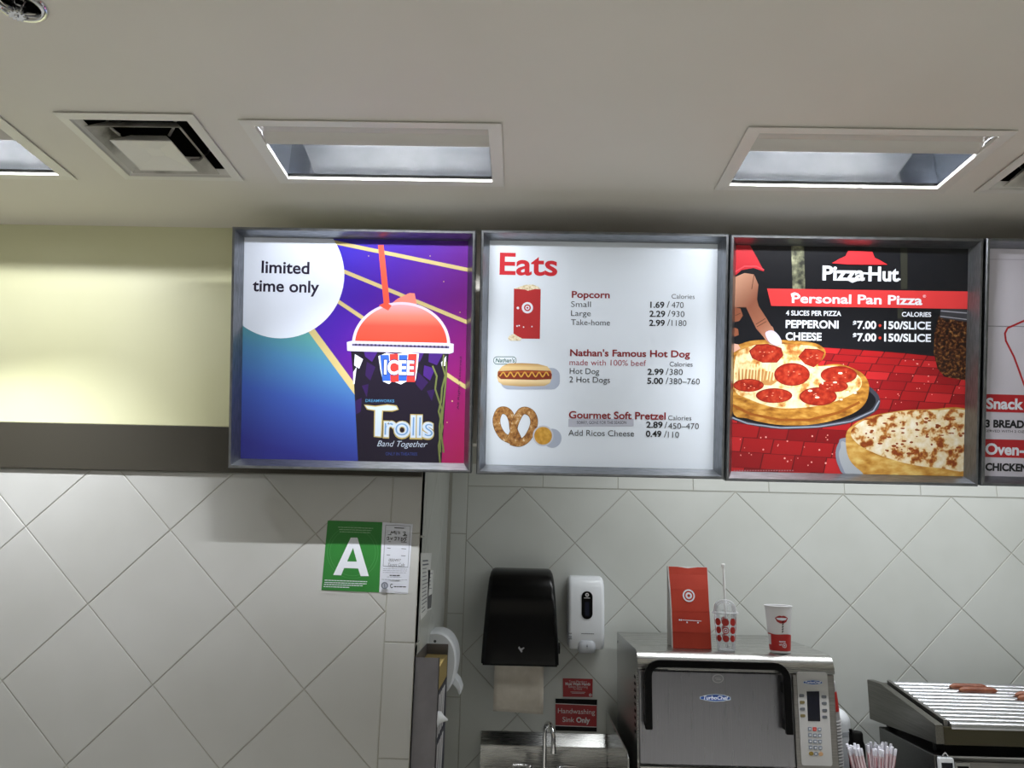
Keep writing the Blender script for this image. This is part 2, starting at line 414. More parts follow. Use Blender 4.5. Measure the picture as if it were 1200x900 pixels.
d.many([[(416, 415), (425.5, 421), (421, 432), (415, 428)], [(414, 436), (418, 430), (415.5, 450), (414, 450)], [(517, 425), (523, 417), (522.5, 428), (518, 430)]], mat('print_pale', 0))
d.poly([(406.5, 401), (407, 411), (411, 411.5), (527, 414.5), (531.5, 413), (531.8, 403), (526, 402), (412, 399.5)], mat('print_lid', 'c8c4dc', .4))
d.line([(413, 404), (526, 407)], 2.6, mat('print_lid_shade', '5a5478', .4))
d.many([[(416+4.6*i, 402.6+.12*i), (418.2+4.6*i, 402.6+.12*i), (418.2+4.6*i, 405.4+.12*i), (416+4.6*i, 405.4+.12*i)] for i in range(24)], mat('print_lid_teeth', '2c2648', .4))
VINE = mat('print_vine', '656e3c', .4)
for v in ([(507, 429), (512, 441), (510, 456), (514, 468), (518, 480), (515, 500), (516, 530)], [(520, 416), (519, 430), (522, 440), (518, 455), (517, 470), (514, 482), (519, 500), (514, 522), (516, 545)], [(523, 424), (523, 440), (521, 462), (519, 480), (517, 508), (520, 530)]): d.line(v, 2, VINE)
# frozen drink crest
d.poly([(443.5, 417.5), (453, 413.5), (464, 415), (475, 413), (491, 414.5), (489.5, 430), (487, 446), (478, 446), (470, 450.5), (460, 446.5), (456, 450), (449, 447), (446, 434)], WHITE)
CR = mat('print_crest_red', 'c8332e', .4); CB = mat('print_crest_blue', '2a55b0', .4)
for i in range(4):
    x0, x1 = 445.5+i*11, 455.7+i*11; k = i-1.5
    d.poly([(x0, 416-(i % 2)*1.2), (x1, 416-(i % 2)*1.2), (x1-k*1.6, 446.5+(i % 2)), (x0-k*1.6+.4, 446.5+(i % 2))], (CB, CR, CB, CR)[i])
d.text('ICEE', (449.2, 438.5), (485.8, 439.5), 16.5, mat('print_navy', '18225e', .4), .05); d.text('ICEE', (450, 438), (485, 439), 15.5, WHITE, .03)
d.text('DREAMWORKS', (428.5, 471), (462, 471.5), 3.2, mat('print_sky', '4a86b4', .4), .01)
GOLD = mat('print_gold', 'a89658', .4); SILV = mat('print_silver', 'b4c2d4', .4); SILD = mat('print_silver_blue', '5f86b4', .4)
d.poly([(426.5, 474), (440, 475.5), (454, 473.5), (465, 475), (467.5, 480), (460, 482.5), (449, 482), (447.5, 513), (438, 512), (438.5, 481.5), (430, 480)], GOLD)
d.poly([(428, 475.3), (440, 476.8), (454, 475), (464, 476.2), (466, 479.5), (459, 481), (447.6, 480.8), (446.3, 511.5), (439.3, 511), (440, 480.5), (431, 479)], SILV)
d.text('rolls', (448.6, 511.3), (508.8, 513), 24.5, GOLD, .07); d.text('rolls', (449.6, 510.6), (508, 512), 23.4, SILV, .045); d.text('rolls', (450.6, 510), (507, 511.5), 22.5, SILD, -.018)
d.text('Band Together', (442, 523), (499.5, 524), 6.8, SILV, -.006, .35)
d.text('ONLY IN THEATRES', (452, 533.5), (489, 534), 3.6, mat('print_dim_blue', '2c3c7c', .4), 0)
d.done('drink_picture', po)
s = Print(P, lambda u, v, k: place(u, v, k+4), cl)
s.many([circ(x, y, r, n=8) for x, y, r in ((436, 271, .8), (475, 273, .8), (520, 330, .8), (478, 345, 1), (530, 470, .9), (524, 495, .8), (432, 300, .7), (504, 300, .7), (539, 366, .7))], TAN)
s.text('All Rights Reserved', (537.6, 480), (541, 418), 2.2, INKP, 0)
s.done('fine_print', po)

# ---- board two: food list
root, P, place, cl, W, H = menu_board('menu_board', -.1415, .6065, 1.848, 2.571, 2.285, 'white menu board headed Eats listing popcorn, hot dogs and pretzels')
po = poster(root, W, H, PAPER)
a = Print(P, place, cl); R = mat('print_red', 'c62430', .45); DR = mat('print_dark_red', '84141f', .45); GR = mat('print_grey', '262933', .45)
a.text('Eats', (585.3, 321.2), (653, 322.8), 24.5, R, .02)
def T(s, x0, x1, y, cap, m, b=0, sl=.012): a.text(s, (x0, y), (x1, y+(x1-x0)*sl), cap, m, b)
T('Popcorn', 670, 714.5, 348.8, 7.6, DR, .022); T('Calories', 787, 814, 350, 5.4, GR, -.006)
for i, (n, x1, pr, px0, px1, cal, cx0, cx1) in enumerate((('Small', 692.3, '1.69', 762, 778.5, '470', 787, 801), ('Large', 692.3, '2.29', 761, 779.5, '930', 787, 802), ('Take-home', 714.8, '2.99', 760.7, 779, '1180', 787, 804.3))):
    y = 359.6+10.6*i
    T(n, 669.2, x1, y, 6.6, GR, -.006); T(pr, px0, px1, y+.9, 6.8, INK, .022); T('/', px1+2.8, px1+6.2, y+.9, 7.6, GR, 0); T(cal, cx0, cx1, y+1.1, 6.8, GR, -.006)
T("Nathan's Famous Hot Dog", 668, 808.5, 417, 7.6, DR, .022); T('made with 100% beef', 667.4, 757, 427.8, 6.7, mat('print_dull_red', 'a4485a', .45), -.004); T('Calories', 784.6, 811.6, 429.3, 5.4, GR, -.006)
T('Hot Dog', 667.6, 702.2, 438, 6.7, GR, -.004); T('2.99', 758.7, 777.5, 439, 6.8, INK, .022); T('/', 780, 783.4, 439.2, 7.6, GR); T('380', 784.6, 800, 439.2, 6.8, GR, -.004)
T('2 Hot Dogs', 667.2, 714.8, 448, 6.7, GR, -.004); T('5.00', 758.4, 777, 449.6, 6.8, INK, .022); T('/', 779.8, 783.2, 450, 7.6, GR); T('380\u2013760', 784.4, 820, 450, 6.8, GR, -.004)
T('Gourmet Soft Pretzel', 666.6, 780, 490, 8.2, DR, .02, .015); T('Calories', 783, 810, 492.2, 5.4, GR, -.006)
T('2.89', 757.2, 776.4, 501, 6.8, INK, .022); T('/', 778.4, 781.8, 502, 7.6, GR); T('450\u2013470', 783, 818.8, 502.4, 6.8, GR, -.004)
T('Add Ricos Cheese', 666, 743, 510.5, 6.9, GR, -.004); T('0.49', 756.8, 775, 511.6, 6.8, INK, .022); T('/', 778, 781.4, 512.4, 7.6, GR); T('110', 782.6, 795.6, 512.6, 6.8, GR, -.004)
a.done('lettering', po)
a = Print(P, lambda u, v, k: place(u, v, k+4), cl)
a.poly([(666.2, 491), (742.6, 490.6), (742.4, 499.4), (666, 500)], mat('print_label', 'b4b8c8', .5)); a.text('SORRY, GONE FOR THE SEASON', (676, 496.8), (734, 496.8), 3.4, INK, 0)
a.done('season_label', po)
KERN = noise_mat('print_popcorn', [(.35, 'c4b08a'), (.55, 'e6dcc0'), (.7, 'f0ead8')], 160, .5)
a = Print(P, place, cl); f = z2p(565, 280, 6.92)
a.poly(f([(258, 402), (475, 408), (468, 810), (322, 808), (290, 790), (254, 768)]), mat('print_bag_red', 'b02a2e', .45))
a.poly(f([(258, 404), (300, 390), (350, 372), (410, 370), (450, 385), (474, 406), (430, 406), (372, 420), (345, 410)]), KERN)
a.poly(f([(208, 805), (222, 785), (258, 768), (286, 788), (322, 806), (310, 825), (260, 826), (222, 824)]), KERN)
a.poly(f(circ(367, 558, 46, n=24)), WHITE); a.poly(f(circ(367, 558, 28, n=24)), mat('print_bag_red', 0)); a.poly(f(circ(367, 558, 17, n=20)), WHITE); a.poly(f(circ(367, 558, 8, n=16)), mat('print_bag_red', 0))
a.many([f(circ(x, y, r, n=10)) for x, y, r in ((283, 706, 7), (300, 703, 6), (336, 715, 6), (404, 711, 6), (290, 560, 11))], WHITE)
a.done('popcorn_picture', po)
a = Print(P, place, cl); f = z2p(565, 400, 6.427)
a.poly(f(rrect(140, 200, 585, 362, 60)), mat('print_soft_shadow', 'a6b0c4', .45))
BUN = ramp_mat('bun_print', (0, 0, 1), P(640, 454)[1], P(640, 425)[1], [(0, 'b8935a'), (.25, 'e6d0a4'), (.55, 'd8b880'), (.8, 'e2c690'), (1, 'b07a3c')])
a.poly(f([(112, 270), (116, 230), (150, 188), (200, 166), (300, 164), (420, 170), (490, 188), (522, 225), (526, 275), (510, 315), (470, 336), (300, 340), (160, 330), (122, 305)]), BUN)
a.poly(f([(120, 225), (300, 216), (510, 222), (526, 250), (520, 285), (400, 290), (140, 284), (118, 262)]), mat('print_sausage', '7c2f1c', .45))
a.line(f([(128, 232), (515, 230)]), 1.6, mat('print_sausage_light', 'a8562c', .45))
a.line(f([(134, 262)]+[(150+i*9, 250+(18 if (i//3) % 2 else -18)*math.sin((i % 3+.5)*PI/3)) for i in range(40)]), 1.5, mat('print_mustard', 'd8a84a', .45))
a.done('hot_dog_picture', po)
a = Print(P, place, cl)
a.poly(f(rrect(84, 114, 258, 174, 28)), mat('print_green', '1e5a4c', .45)); a.poly(f(rrect(88, 119, 254, 169, 24)), PAPER); a.text("Nathan's", f([(100, 158)])[0], f([(243, 158)])[0], 4.6, mat('print_green', 0), .02, .2)
a.done('brand_badge', po)
PRZ = noise_mat('print_pretzel', [(.3, '6a3e1c'), (.45, '9c6a34'), (.6, 'b98c52'), (.72, 'e4d6bc')], 95, .5, detail=6)
a = Print(P, place, cl)
a.poly(f(circ(528, 730, 70, 72)), mat('print_soft_shadow', 0))
def strip(path, wd, m):
    n = len(path); L_ = []; R_ = []
    for i in range(n):
        d0 = Vector(path[min(i+1, n-1)])-Vector(path[max(i-1, 0)]); nn = Vector((-d0.y, d0.x)).normalized()*(wd[i] if isinstance(wd, list) else wd)/2
        L_.append(Vector(path[i])+nn); R_.append(Vector(path[i])-nn)
    a.many([f([L_[i], L_[i+1], R_[i+1], R_[i]]) for i in range(n-1)], m)
def smooth_path(p, k=6):
    o = []
    for i in range(len(p)-1):
        p0, p1, p2, p3 = [Vector(p[max(0, min(len(p)-1, j))]) for j in (i-1, i, i+1, i+2)]
        for t in range(k):
            t /= k; o.append(tuple(.5*((2*p1)+(p2-p0)*t+(2*p0-5*p1+4*p2-p3)*t*t+(3*p1-p0-3*p2+p3)*t**3)))
    return o+[p[-1]]
PED = mat('print_pretzel_edge', '5a3416', .5)
arms = ([(222, 745), (160, 715), (120, 655), (108, 590), (130, 530), (170, 520), (205, 545), (228, 600), (236, 660), (262, 720), (285, 770)],
        [(205, 745), (235, 690), (240, 640), (262, 580), (295, 530), (335, 523), (375, 550), (392, 605), (375, 670), (335, 735), (280, 765), (215, 752)])
for pth in arms:
    sp_ = smooth_path(pth); strip(sp_, 58, PED); strip(sp_, 52, PRZ)
a.poly(f(circ(459, 711, 78, n=36)), mat('print_dip_cup', 'c0c4d2', .45)); a.poly(f(circ(459, 711, 67, n=36)), noise_mat('print_cheese_dip', [(.4, 'b8862c'), (.6, 'd0a044')], 60, .45))
a.done('pretzel_picture', po)

# ---- board three: pizza
root, P, place, cl, W, H = menu_board('menu_board', .6105, 1.3635, 1.8435, 2.569, 2.285, 'black and red pizza menu board third from left with two pizzas')
po = poster(root, W, H, mat('print_black', '15161b', .3))
f = z2p(845, 270, 2.904)
a = Print(P, place, cl)
BOKEH = noise_mat('print_blur_light', [(.35, '2a2c26'), (.55, '6e705a'), (.7, 'a4a688')], 45, .4)
a.poly(f([(238, 40), (282, 40), (286, 200), (243, 200)]), BOKEH)
a.poly(f([(610, 50), (634, 50), (634, 200), (612, 200)]), mat('print_blur_dark', '2e2f28', .4)); a.poly(f([(600, 265), (620, 265), (622, 420), (606, 420)]), mat('print_blur_dark', 0))
# red brick table top
BR = [mat('print_brick%d' % i, c, .35) for i, c in enumerate(('94161a', 'a21a1e', 'ae2226', '861218', '780e14'))]; BRL = mat('print_brick_joint', '5e0a10', .4)
a.poly(f([(30, 395), (340, 400), (850, 435), (850, 845), (20, 845)]), BRL)
z = 398; r_ = 0
while z < 840:
    h = 22+(z-398)*.085; x = -40-(r_ % 2)*34+random.uniform(-6, 6); wd = 74+(z-398)*.09
    while x < 860:
        o = (x-340)*.068; t0 = z+o; t1 = t0+h-3; sk = 9
        if not (x > 690 and z < 440) or True:
            a.uv([a.P(*q) for q in f([(x+sk, t0), (x+wd-4+sk, t0+wd*.055), (x+wd-4-2, t1+wd*.055), (x-2, t1)])], random.choice(BR[:4] if z < 640 else BR[2:]+BR[:1]))
        x += wd
    z += h; r_ += 1
a.lay += 1
a.poly(f([(30, 300), (850, 300), (850, 436), (720, 428), (620, 418), (520, 410), (340, 398), (30, 396)]), mat('print_black', 0))
a.many([f(circ(x, y, r, n=8)) for x, y, r in [(random.uniform(380, 830), random.uniform(440, 600), random.uniform(1.2, 2.2)) for _ in range(34)]+[(random.uniform(45, 400), random.uniform(690, 800), random.uniform(1.6, 3.4)) for _ in range(26)]], mat('print_sparkle', 'e8a8a0', .4))
a.done('table_print', po)
a = Print(P, lambda u, v, k: place(u, v, k+8), cl)
# spice jar
a.poly(f([(742, 290), (840, 300), (842, 512), (760, 498), (736, 470), (724, 420), (726, 350)]), noise_mat('print_spice', [(.38, '140b07'), (.52, '3e1e10'), (.64, '7a5028'), (.78, 'b08e58')], 110, .35, detail=5))
a.poly(f([(748, 264), (845, 270), (842, 312), (744, 298)]), mat('print_jar_lid', '3a3a40', .3)); a.line(f([(748, 274), (842, 282)]), 1.2, mat('print_jar_rim', '9a9aa4', .3)); a.line(f([(746, 292), (842, 304)]), 1, mat('print_jar_rim', 0))
# sleeve, hand
a.poly(f([(44, 40), (95, 45), (120, 90), (147, 140), (110, 128), (70, 135), (44, 158)]), mat('print_sleeve', 'b81e2a', .4)); a.line(f([(46, 142), (80, 122), (120, 122), (146, 134)]), 1.2, mat('print_sleeve_stitch', 'e04a54', .4))
SK = ramp_mat('print_skin', (.8, 0, -.6), P(*f([(60, 170)])[0])[0]*.8-P(*f([(60, 170)])[0])[1]*.6, P(*f([(200, 380)])[0])[0]*.8-P(*f([(200, 380)])[0])[1]*.6, [(0, 'b8887064'[:6]), (.35, '8a5440'), (.65, '96604a'), (1, 'b08570')])
a.poly(f([(44, 160), (80, 145), (112, 150), (127, 185), (122, 235), (128, 258), (155, 300), (182, 345), (203, 375), (200, 388), (182, 392), (152, 372), (120, 335), (98, 290), (85, 262), (60, 262), (44, 262)]), SK)
SKD = mat('print_skin_dark', '54301f', .4)
a.many([f([(46, 262), (66, 266), (74, 290), (62, 308), (46, 312)]), f([(44, 330), (58, 336), (60, 356), (44, 362)])], mat('print_skin_shade', '8a5038', .4))
for l in ([(48, 290), (66, 282)], [(118, 320), (150, 300)], [(122, 328), (154, 310)], [(60, 262), (86, 262)], [(112, 152), (104, 200)]): a.line(f(l), .8, SKD)
a.poly(f([(44, 385), (58, 388), (66, 402), (44, 415)]), mat('print_finger_tip', 'd0a08e', .4))
a.done('hand_picture', po)
# pepperoni pizza
a = Print(P, lambda u, v, k: place(u, v, k+16), cl)
PAN = mat('print_pan', '3a3c46', .35)
a.poly(f(sm([(30, 620), (60, 560), (300, 525), (470, 524), (522, 545), (541, 582), (520, 620), (440, 655), (330, 672), (200, 676), (90, 660), (30, 638)])), PAN)
a.poly(f(sm([(30, 600), (60, 560), (300, 535), (470, 534), (512, 555), (526, 582), (500, 615), (420, 645), (320, 660), (200, 666), (90, 650), (30, 628)])), mat('print_pan_dark', '101016', .35))
a.line(f([(30, 634), (90, 657), (200, 672), (330, 668), (440, 650), (518, 614), (538, 580)]), 1.6, mat('print_pan_rim', '8890a0', .3))
CR1 = noise_mat('print_crust', [(.3, '7a4814'), (.5, 'a8742a'), (.7, 'c89a4a')], 28, .4, stretch=(1, 1, 2.4))
a.poly(f(sm([(38, 420), (70, 385), (150, 372), (300, 380), (350, 402), (352, 430), (330, 460), (400, 455), (470, 480), (498, 510), (503, 545), (490, 588), (450, 622), (370, 650), (280, 663), (180, 660), (90, 640), (38, 612)])), CR1)
a.line(f([(40, 595), (100, 625), (200, 645), (300, 645), (400, 620), (470, 585)]), 3, mat('print_crust_brown', '8c4e16', .4))
CHS = noise_mat('print_cheese', [(.3, 'a4602a'), (.4, 'c89a58'), (.5, 'd8c698'), (.75, 'e2d8bc')], 42, .35, detail=4)
a.poly(f(sm([(50, 430), (80, 402), (150, 386), (300, 392), (338, 410), (330, 440), (318, 462), (400, 462), (458, 488), (478, 512), (470, 540), (430, 565), (360, 590), (270, 604), (180, 602), (90, 572), (46, 540)])), CHS)
a.poly(f([(60, 470), (170, 480), (210, 500), (170, 528), (56, 520)]), mat('print_gap', 'a87a44', .4))
a.many([f([(52+i*12+3*math.sin(i*5), 455), (58+i*12+3*math.sin(i*7), 455), (57+i*11+2*math.sin(i*3), 512+6*math.sin(i*2)), (54+i*11, 510)]) for i in range(12)], mat('print_string_cheese', 'd8c090', .4))
PEP = noise_mat('print_pepperoni', [(.3, '74180f'), (.5, '982818'), (.7, 'b0442c')], 60, .3, detail=4); PEPE = mat('print_pepperoni_edge', '7a1a10', .35)
for pts in ([(95, 410), (120, 388), (160, 386), (205, 400), (212, 425), (190, 450), (140, 450), (105, 435)], [(262, 430), (285, 402), (330, 404), (352, 415), (340, 445), (315, 466), (285, 455)],
            circ(241, 490, 61, 39), circ(400, 492, 62, 30), circ(93, 527, 52, 22), circ(180, 562, 62, 25), circ(330, 565, 64, 31), circ(382, 530, 50, 20)):
    cx = sum(p[0] for p in pts)/len(pts); cy = sum(p[1] for p in pts)/len(pts)
    a.poly(f(pts), PEPE); a.poly(f([(cx+(p[0]-cx)*.94, cy+(p[1]-cy)*.92+1) for p in pts]), PEP)
    a.many([f(circ(cx+random.uniform(-25, 25), cy+random.uniform(-10, 10), random.uniform(1.5, 4), 1.4, n=8)) for _ in range(5)], mat('print_gloss', 'e09078', .3))
a.many([f(circ(random.uniform(300, 470), random.uniform(470, 580), random.uniform(3, 9), random.uniform(2, 4), n=9)) for _ in range(10)], mat('print_cheese_spot', 'f0e6cc', .35))
# hand tip with pale nail lies over the slice
a.poly(f(sm([(128, 330), (170, 325), (182, 345), (203, 375), (204, 388), (190, 394), (165, 384), (146, 366)])), SK)
a.poly(f(sm([(150, 352), (160, 342), (178, 342), (196, 358), (206, 378), (202, 390), (186, 392), (164, 380)])), mat('print_nail', 'c4bcd4', .3))
# cheese pizza
a.poly(f(sm([(420, 706), (400, 722), (389, 755), (398, 800), (430, 835), (560, 845), (560, 700)])), mat('print_plate', '7a8090', .35)); a.poly(f(sm([(424, 722), (406, 740), (400, 765), (412, 805), (440, 836), (560, 842)])), mat('print_plate_light', '9aa0a8', .35))
a.poly(f(sm([(424, 700), (445, 665), (500, 635), (600, 615), (700, 610), (850, 622), (850, 845), (540, 845), (470, 815), (432, 770)])), noise_mat('print_crust_pale', [(.3, '9a661e'), (.5, 'bc9044'), (.7, 'd0b46c')], 24, .4, stretch=(1, 1, 2)))
a.poly(f(sm([(440, 690), (470, 655), (540, 628), (640, 614), (720, 612), (850, 626), (850, 806), (740, 808), (640, 795), (540, 765), (470, 730)])), noise_mat('print_cheese_top', [(.34, '7c3814'), (.42, 'a87034'), (.48, 'cebb92'), (.7, 'd9d3c2')], 38, .35, detail=3))
TS = mat('print_toasted', '8a4016', .4)
a.many([f(circ(x, y, random.uniform(3, 10), random.uniform(2, 4.5), n=9)) for x, y in [(random.uniform(470, 825), random.uniform(628, 790)) for _ in range(80)] if y < 740+(x-470)*.12], TS)
a.done('pizza_picture', po)
a = Print(P, lambda u, v, k: place(u, v, k+62), cl)
a.poly(f([(156, 198), (850, 208), (850, 268), (170, 257)]), mat('print_banner', 'd83a3c', .4))
def TT(s, x0, x1, y, cap, m=WHITE, b=.024, sl=.012, sh=0):
    p = f([(x0, y), (x1, y+(x1-x0)*sl)]); a.text(s, p[0], p[1], cap/2.904, m, b, sh)
TT('Personal Pan Pizza', 240, 684, 246, 30, WHITE, .026, .016)
a.line(f([(240, 226), (238, 216), (250, 212), (262, 216)]), .9, WHITE)
TT('\u00ae', 686, 696, 229, 9, WHITE, 0)
TT('4 SLICES PER PIZZA', 220, 408, 289, 16, WHITE, .025); TT('CALORIES', 614, 714, 293, 15, WHITE, .025)
for y, n, x1 in ((331, 'PEPPERONI', 399), (373, 'CHEESE', 341)):
    TT(n, 219, x1, y, 25, WHITE, .03); TT('$', 448, 460, y-8, 15, WHITE, .03); TT('7.00', 462, 527, y+3, 25, WHITE, .03); TT('150/SLICE', 554, 713, y+4, 25, WHITE, .03)
    a.poly(f(circ(540, y-7, 5, n=14)), mat('print_dot_red', 'c0392b', .4))
# roof logo over the name
a.poly(f([(376, 112), (400, 98), (422, 88), (432, 69), (514, 73), (522, 93), (544, 104), (566, 117), (500, 117), (430, 116)]), mat('print_roof', 'd62c34', .4))
TT('Pizza', 344, 488, 168, 46, WHITE, .034); TT('Hut', 500, 604, 171, 46, WHITE, .034); a.line(f([(484, 146), (502, 147)]), 2.2, WHITE); a.line(f([(430, 168), (446, 176), (468, 168)]), 1.6, WHITE); a.poly(f(circ(607, 167, 3, n=8)), WHITE)
for i, (x1, y) in enumerate(((250, 815), (208, 825))):
    a.many([f([(42+j*9, y), (42+j*9+6, y), (42+j*9+6, y+4), (42+j*9, y+4)]) for j in range(int((x1-42)/9))], mat('print_fine', '9a6068', .5))
a.done('lettering', po)

# ---- board four, cut by the frame
root, P, place, cl, W, H = menu_board('menu_board', 1.3725, 2.118, 1.846, 2.571, 2.285, 'white menu board with red bands cut off by the right edge')
po = poster(root, W, H, mat('print_pale_wall', 'd2cfdc', .42))
a = Print(P, place, cl); f = z2p(1140, 270, 2.9)
LN = mat('print_pale_line', 'b4b0c0', .45)
for y in (98, 325): a.line(f([(50, y), (700, y+9)]), .9, mat('print_grey_line', '8c8c98', .45) if y > 300 else LN)
RB = mat('print_band_red', 'b8242c', .42)
a.line(f([(200, 292), (174, 307), (118, 332), (109, 350), (112, 375), (140, 430), (180, 540), (230, 610)]), 2.2, RB)
a.poly(f([(34, 556), (700, 572), (700, 634), (34, 616)]), RB); a.poly(f([(34, 709), (700, 725), (700, 787), (34, 770)]), RB)
a.text('Snack', f([(45, 605)])[0], f([(172, 608)])[0], 35/2.9, WHITE, .035); a.text('3 BREAD', f([(42, 668)])[0], f([(174, 671)])[0], 24/2.9, INK, .045)
a.text('Oven-', f([(42, 760)])[0], f([(174, 764)])[0], 36/2.9, WHITE, .035); a.text('CHICKEN', f([(42, 815)])[0], f([(186, 819)])[0], 24/2.9, INK, .045)
a.text('SERVED WITH 2 OZ', f([(42, 685)])[0], f([(174, 688)])[0], 8/2.9, GR, 0)
a.done('lettering', po)

# ------------------------------------------------------------------ ceiling fixtures
HOUS = mat('housing_grey', '9a9ca0', .4)
FIX_LABEL = ('recessed wall-wash light at far left, partly cut by the picture edge', 'recessed wall-wash light above the purple drink board', 'recessed wall-wash light above the pizza board')
for i, fx in enumerate(FIX_X):
    t = thing('ceiling_light', (fx, 1.9, ZC), FIX_LABEL[i], 'ceiling light', 'recessed wall-wash lights')
    x0, x1, y0, y1 = fix_rect(fx); mb = MB()
    ox0, ox1, oy0, oy1 = x0-.03, x1+.03, 1.727, 2.07
    def rg(a0, a1, b0, b1, z): return [(a0, b0, z), (a1, b0, z), (a1, b1, z), (a0, b1, z)]
    e_ = .005; mb.loft([rg(ox0+e_, ox1-e_, oy0+e_, oy1-e_, ZC), rg(ox0+e_, ox1-e_, oy0+e_, oy1-e_, ZC-.004), rg(ox0, ox1, oy0, oy1, ZC-.004), rg(ox0, ox1, oy0, oy1, ZC-.006), rg(x0+.004, x1-.004, y0-.006, y1-.008, ZC-.008), rg(x0+.004, x1-.004, y0-.006, y1-.008, ZC+.002), rg(x0, x1, y0, y1, ZC+.004)], False)
    mb.build('trim_frame', WHITEM, t)
    mb = MB(); mb.loft([rg(x0, x1, y0, y1, ZC+.001), rg(x0, x1, y0, y1, ZC+.19)], False); mb.poly(rg(x0, x1, y0, y1, ZC+.19)); mb.build('housing', HOUS, t)
    mb = MB()   # near-side blade that hides the lamp: shallow trough with a turned-up lip
    prof = [(y0+.001, ZC-.002), (y0+.03, ZC+.010), (y0+.055, ZC+.012), (y0+.072, ZC-.001), (y0+.088, ZC-.005), (y0+.0885, ZC+.012)]
    mb.loft([[(x, y, z) for x in (x0+.002, x1-.002)] for y, z in prof], False, closed=False)
    for k in range(0): pass
    mb.build('lamp_blade', mat('glossy_enamel', 'd2cfc9', .12), t, smooth=30, recalc=False)
    mb = MB()   # upright mirror reflector on the far side, bowed at the top
    pr = [(y1-.020, ZC+.004), (y1-.015, ZC+.06), (y1-.010, ZC+.12), (y1-.006, ZC+.16), (y1-.005, ZC+.186)]
    mb.loft([[(x, y, z) for x in (x0+.007, x1-.007)] for y, z in pr], False, closed=False)
    mb.build('reflector', ALU, t, smooth=60, recalc=False)
    for xx in (x0+.004, x1-.006):
        mb = MB(); mb.box(xx, xx+.002, y0+.09, y1-.006, ZC+.004, ZC+.18); mb.build('end_plate', mat('end_plate_steel', '5c626c', .3, 1), t)
    mb = MB(); mb.tube([(x0+.03, 1.80, ZC+.13), (x1-.03, 1.80, ZC+.13)], .013)
    lm = mat('fluorescent_tube', 'ffffff', .4); bb = lm.node_tree.nodes['Principled BSDF']; bb.inputs['Emission Color'].default_value = (1, .97, .92, 1); bb.inputs['Emission Strength'].default_value = 1.0
    mb.build('lamp_tube', lm, t, smooth=60)

DIRTY = noise_mat('dusty_white', [(.34, '3c3934'), (.45, 'a8a59c'), (.6, 'd0cec6')], 7, .5, detail=5)
DUCT = mat('duct_dark', '0c0b0a', .8)
for i, (x0, x1, y0, y1) in enumerate(VENTS):
    cx, cy = (x0+x1)/2, (y0+y1)/2
    t = thing('air_vent', (cx, cy, ZC), ('square white ceiling air diffuser with black dust left of the drink board', 'white ceiling air diffuser cut off at the right edge')[i], 'air vent', 'ceiling air diffusers')
    def sq(h, z): return [(cx-h, cy-h, z), (cx+h, cy-h, z), (cx+h, cy+h, z), (cx-h, cy+h, z)]
    mb = MB(); mb.loft([sq(.172, ZC), sq(.172, ZC-.004), sq(.178, ZC-.004), sq(.178, ZC-.006), sq(.152, ZC-.008), sq(.150, ZC-.002), sq(.138, ZC+.012), sq(.160, ZC+.012)], False); mb.build('vent_frame', WHITEM, t)
    mb = MB(); mb.loft([sq(.1615, ZC+.001), sq(.1615, ZC+.16)], False); mb.poly(sq(.1615, ZC+.16)); mb.build('duct', DUCT, t)
    for h0, h1, zz in ((.126, .090, ZC-.012), (.082, .046, ZC-.026)):
        mb = MB(); mb.loft([sq(h1, zz+.036), sq(h1, zz+.034), sq(h0-.001, zz+.001), sq(h0, zz), sq(h0, zz+.002), sq(h1+.002, zz+.036)], False)
        if h0 < .1:
            mb.loft([sq(h0-.002, zz+.001), sq(.02, zz+.012)], False); mb.poly(sq(.02, zz+.012))
        mb.build('louver', DIRTY if h0 > .1 else WHITEM, t, recalc=False)
    for dx in (-.11, .11):
        for dy in (-.11, .11):
            mb = MB(); mb.tube([(cx+dx, cy+dy, ZC+.07), (cx+dx*.75, cy+dy*.75, ZC+.01), (cx+dx*.6, cy+dy*.6, ZC+.0)], .004, 6); mb.build('louver_hanger', STEEL_DK, t)

t = thing('sprinkler_head', (SPK[0], SPK[1], ZC), 'chrome recessed fire sprinkler in the ceiling at the upper left corner', 'sprinkler')
mb = MB(); mb.lathe([(.036, .001), (.053, -.0005), (.052, -.006), (.047, -.010), (.040, -.009), (.036, -.002), (.036, .03)], (SPK[0], SPK[1], ZC), 40); mb.build('escutcheon_ring', CHROME, t, smooth=50)
mb = MB(); mb.lathe([(.0362, .002), (.0362, .06), (.001, .06)], (SPK[0], SPK[1], ZC), 32); mb.build('recess_cup', DUCT, t)
mb = MB(); mb.lathe([(.001, .058), (.011, .058), (.011, .028), (.007, .024), (.007, .012), (.001, .012)], (SPK[0], SPK[1], ZC), 20)
for s_ in (-1, 1): mb.tube([(SPK[0]+s_*.010, SPK[1], ZC+.03), (SPK[0]+s_*.012, SPK[1], ZC+.005), (SPK[0]+s_*.003, SPK[1], ZC-.026)], .0025, 8)
mb.build('sprinkler_body', CHROME, t, smooth=40)
mb = MB(); tp = []
for k in range(24): tp += [(SPK[0]+(.0165 if k % 2 else .0125)*math.cos(2*PI*(k+q)/24), SPK[1]+(.0165 if k % 2 else .0125)*math.sin(2*PI*(k+q)/24)) for q in (.1, .9)]
mb.prism(tp, 'z', ZC-.031, ZC-.028); mb.lathe([(.001, -.034), (.004, -.034), (.004, -.028)], (SPK[0], SPK[1], ZC), 12); mb.build('deflector', CHROME, t)

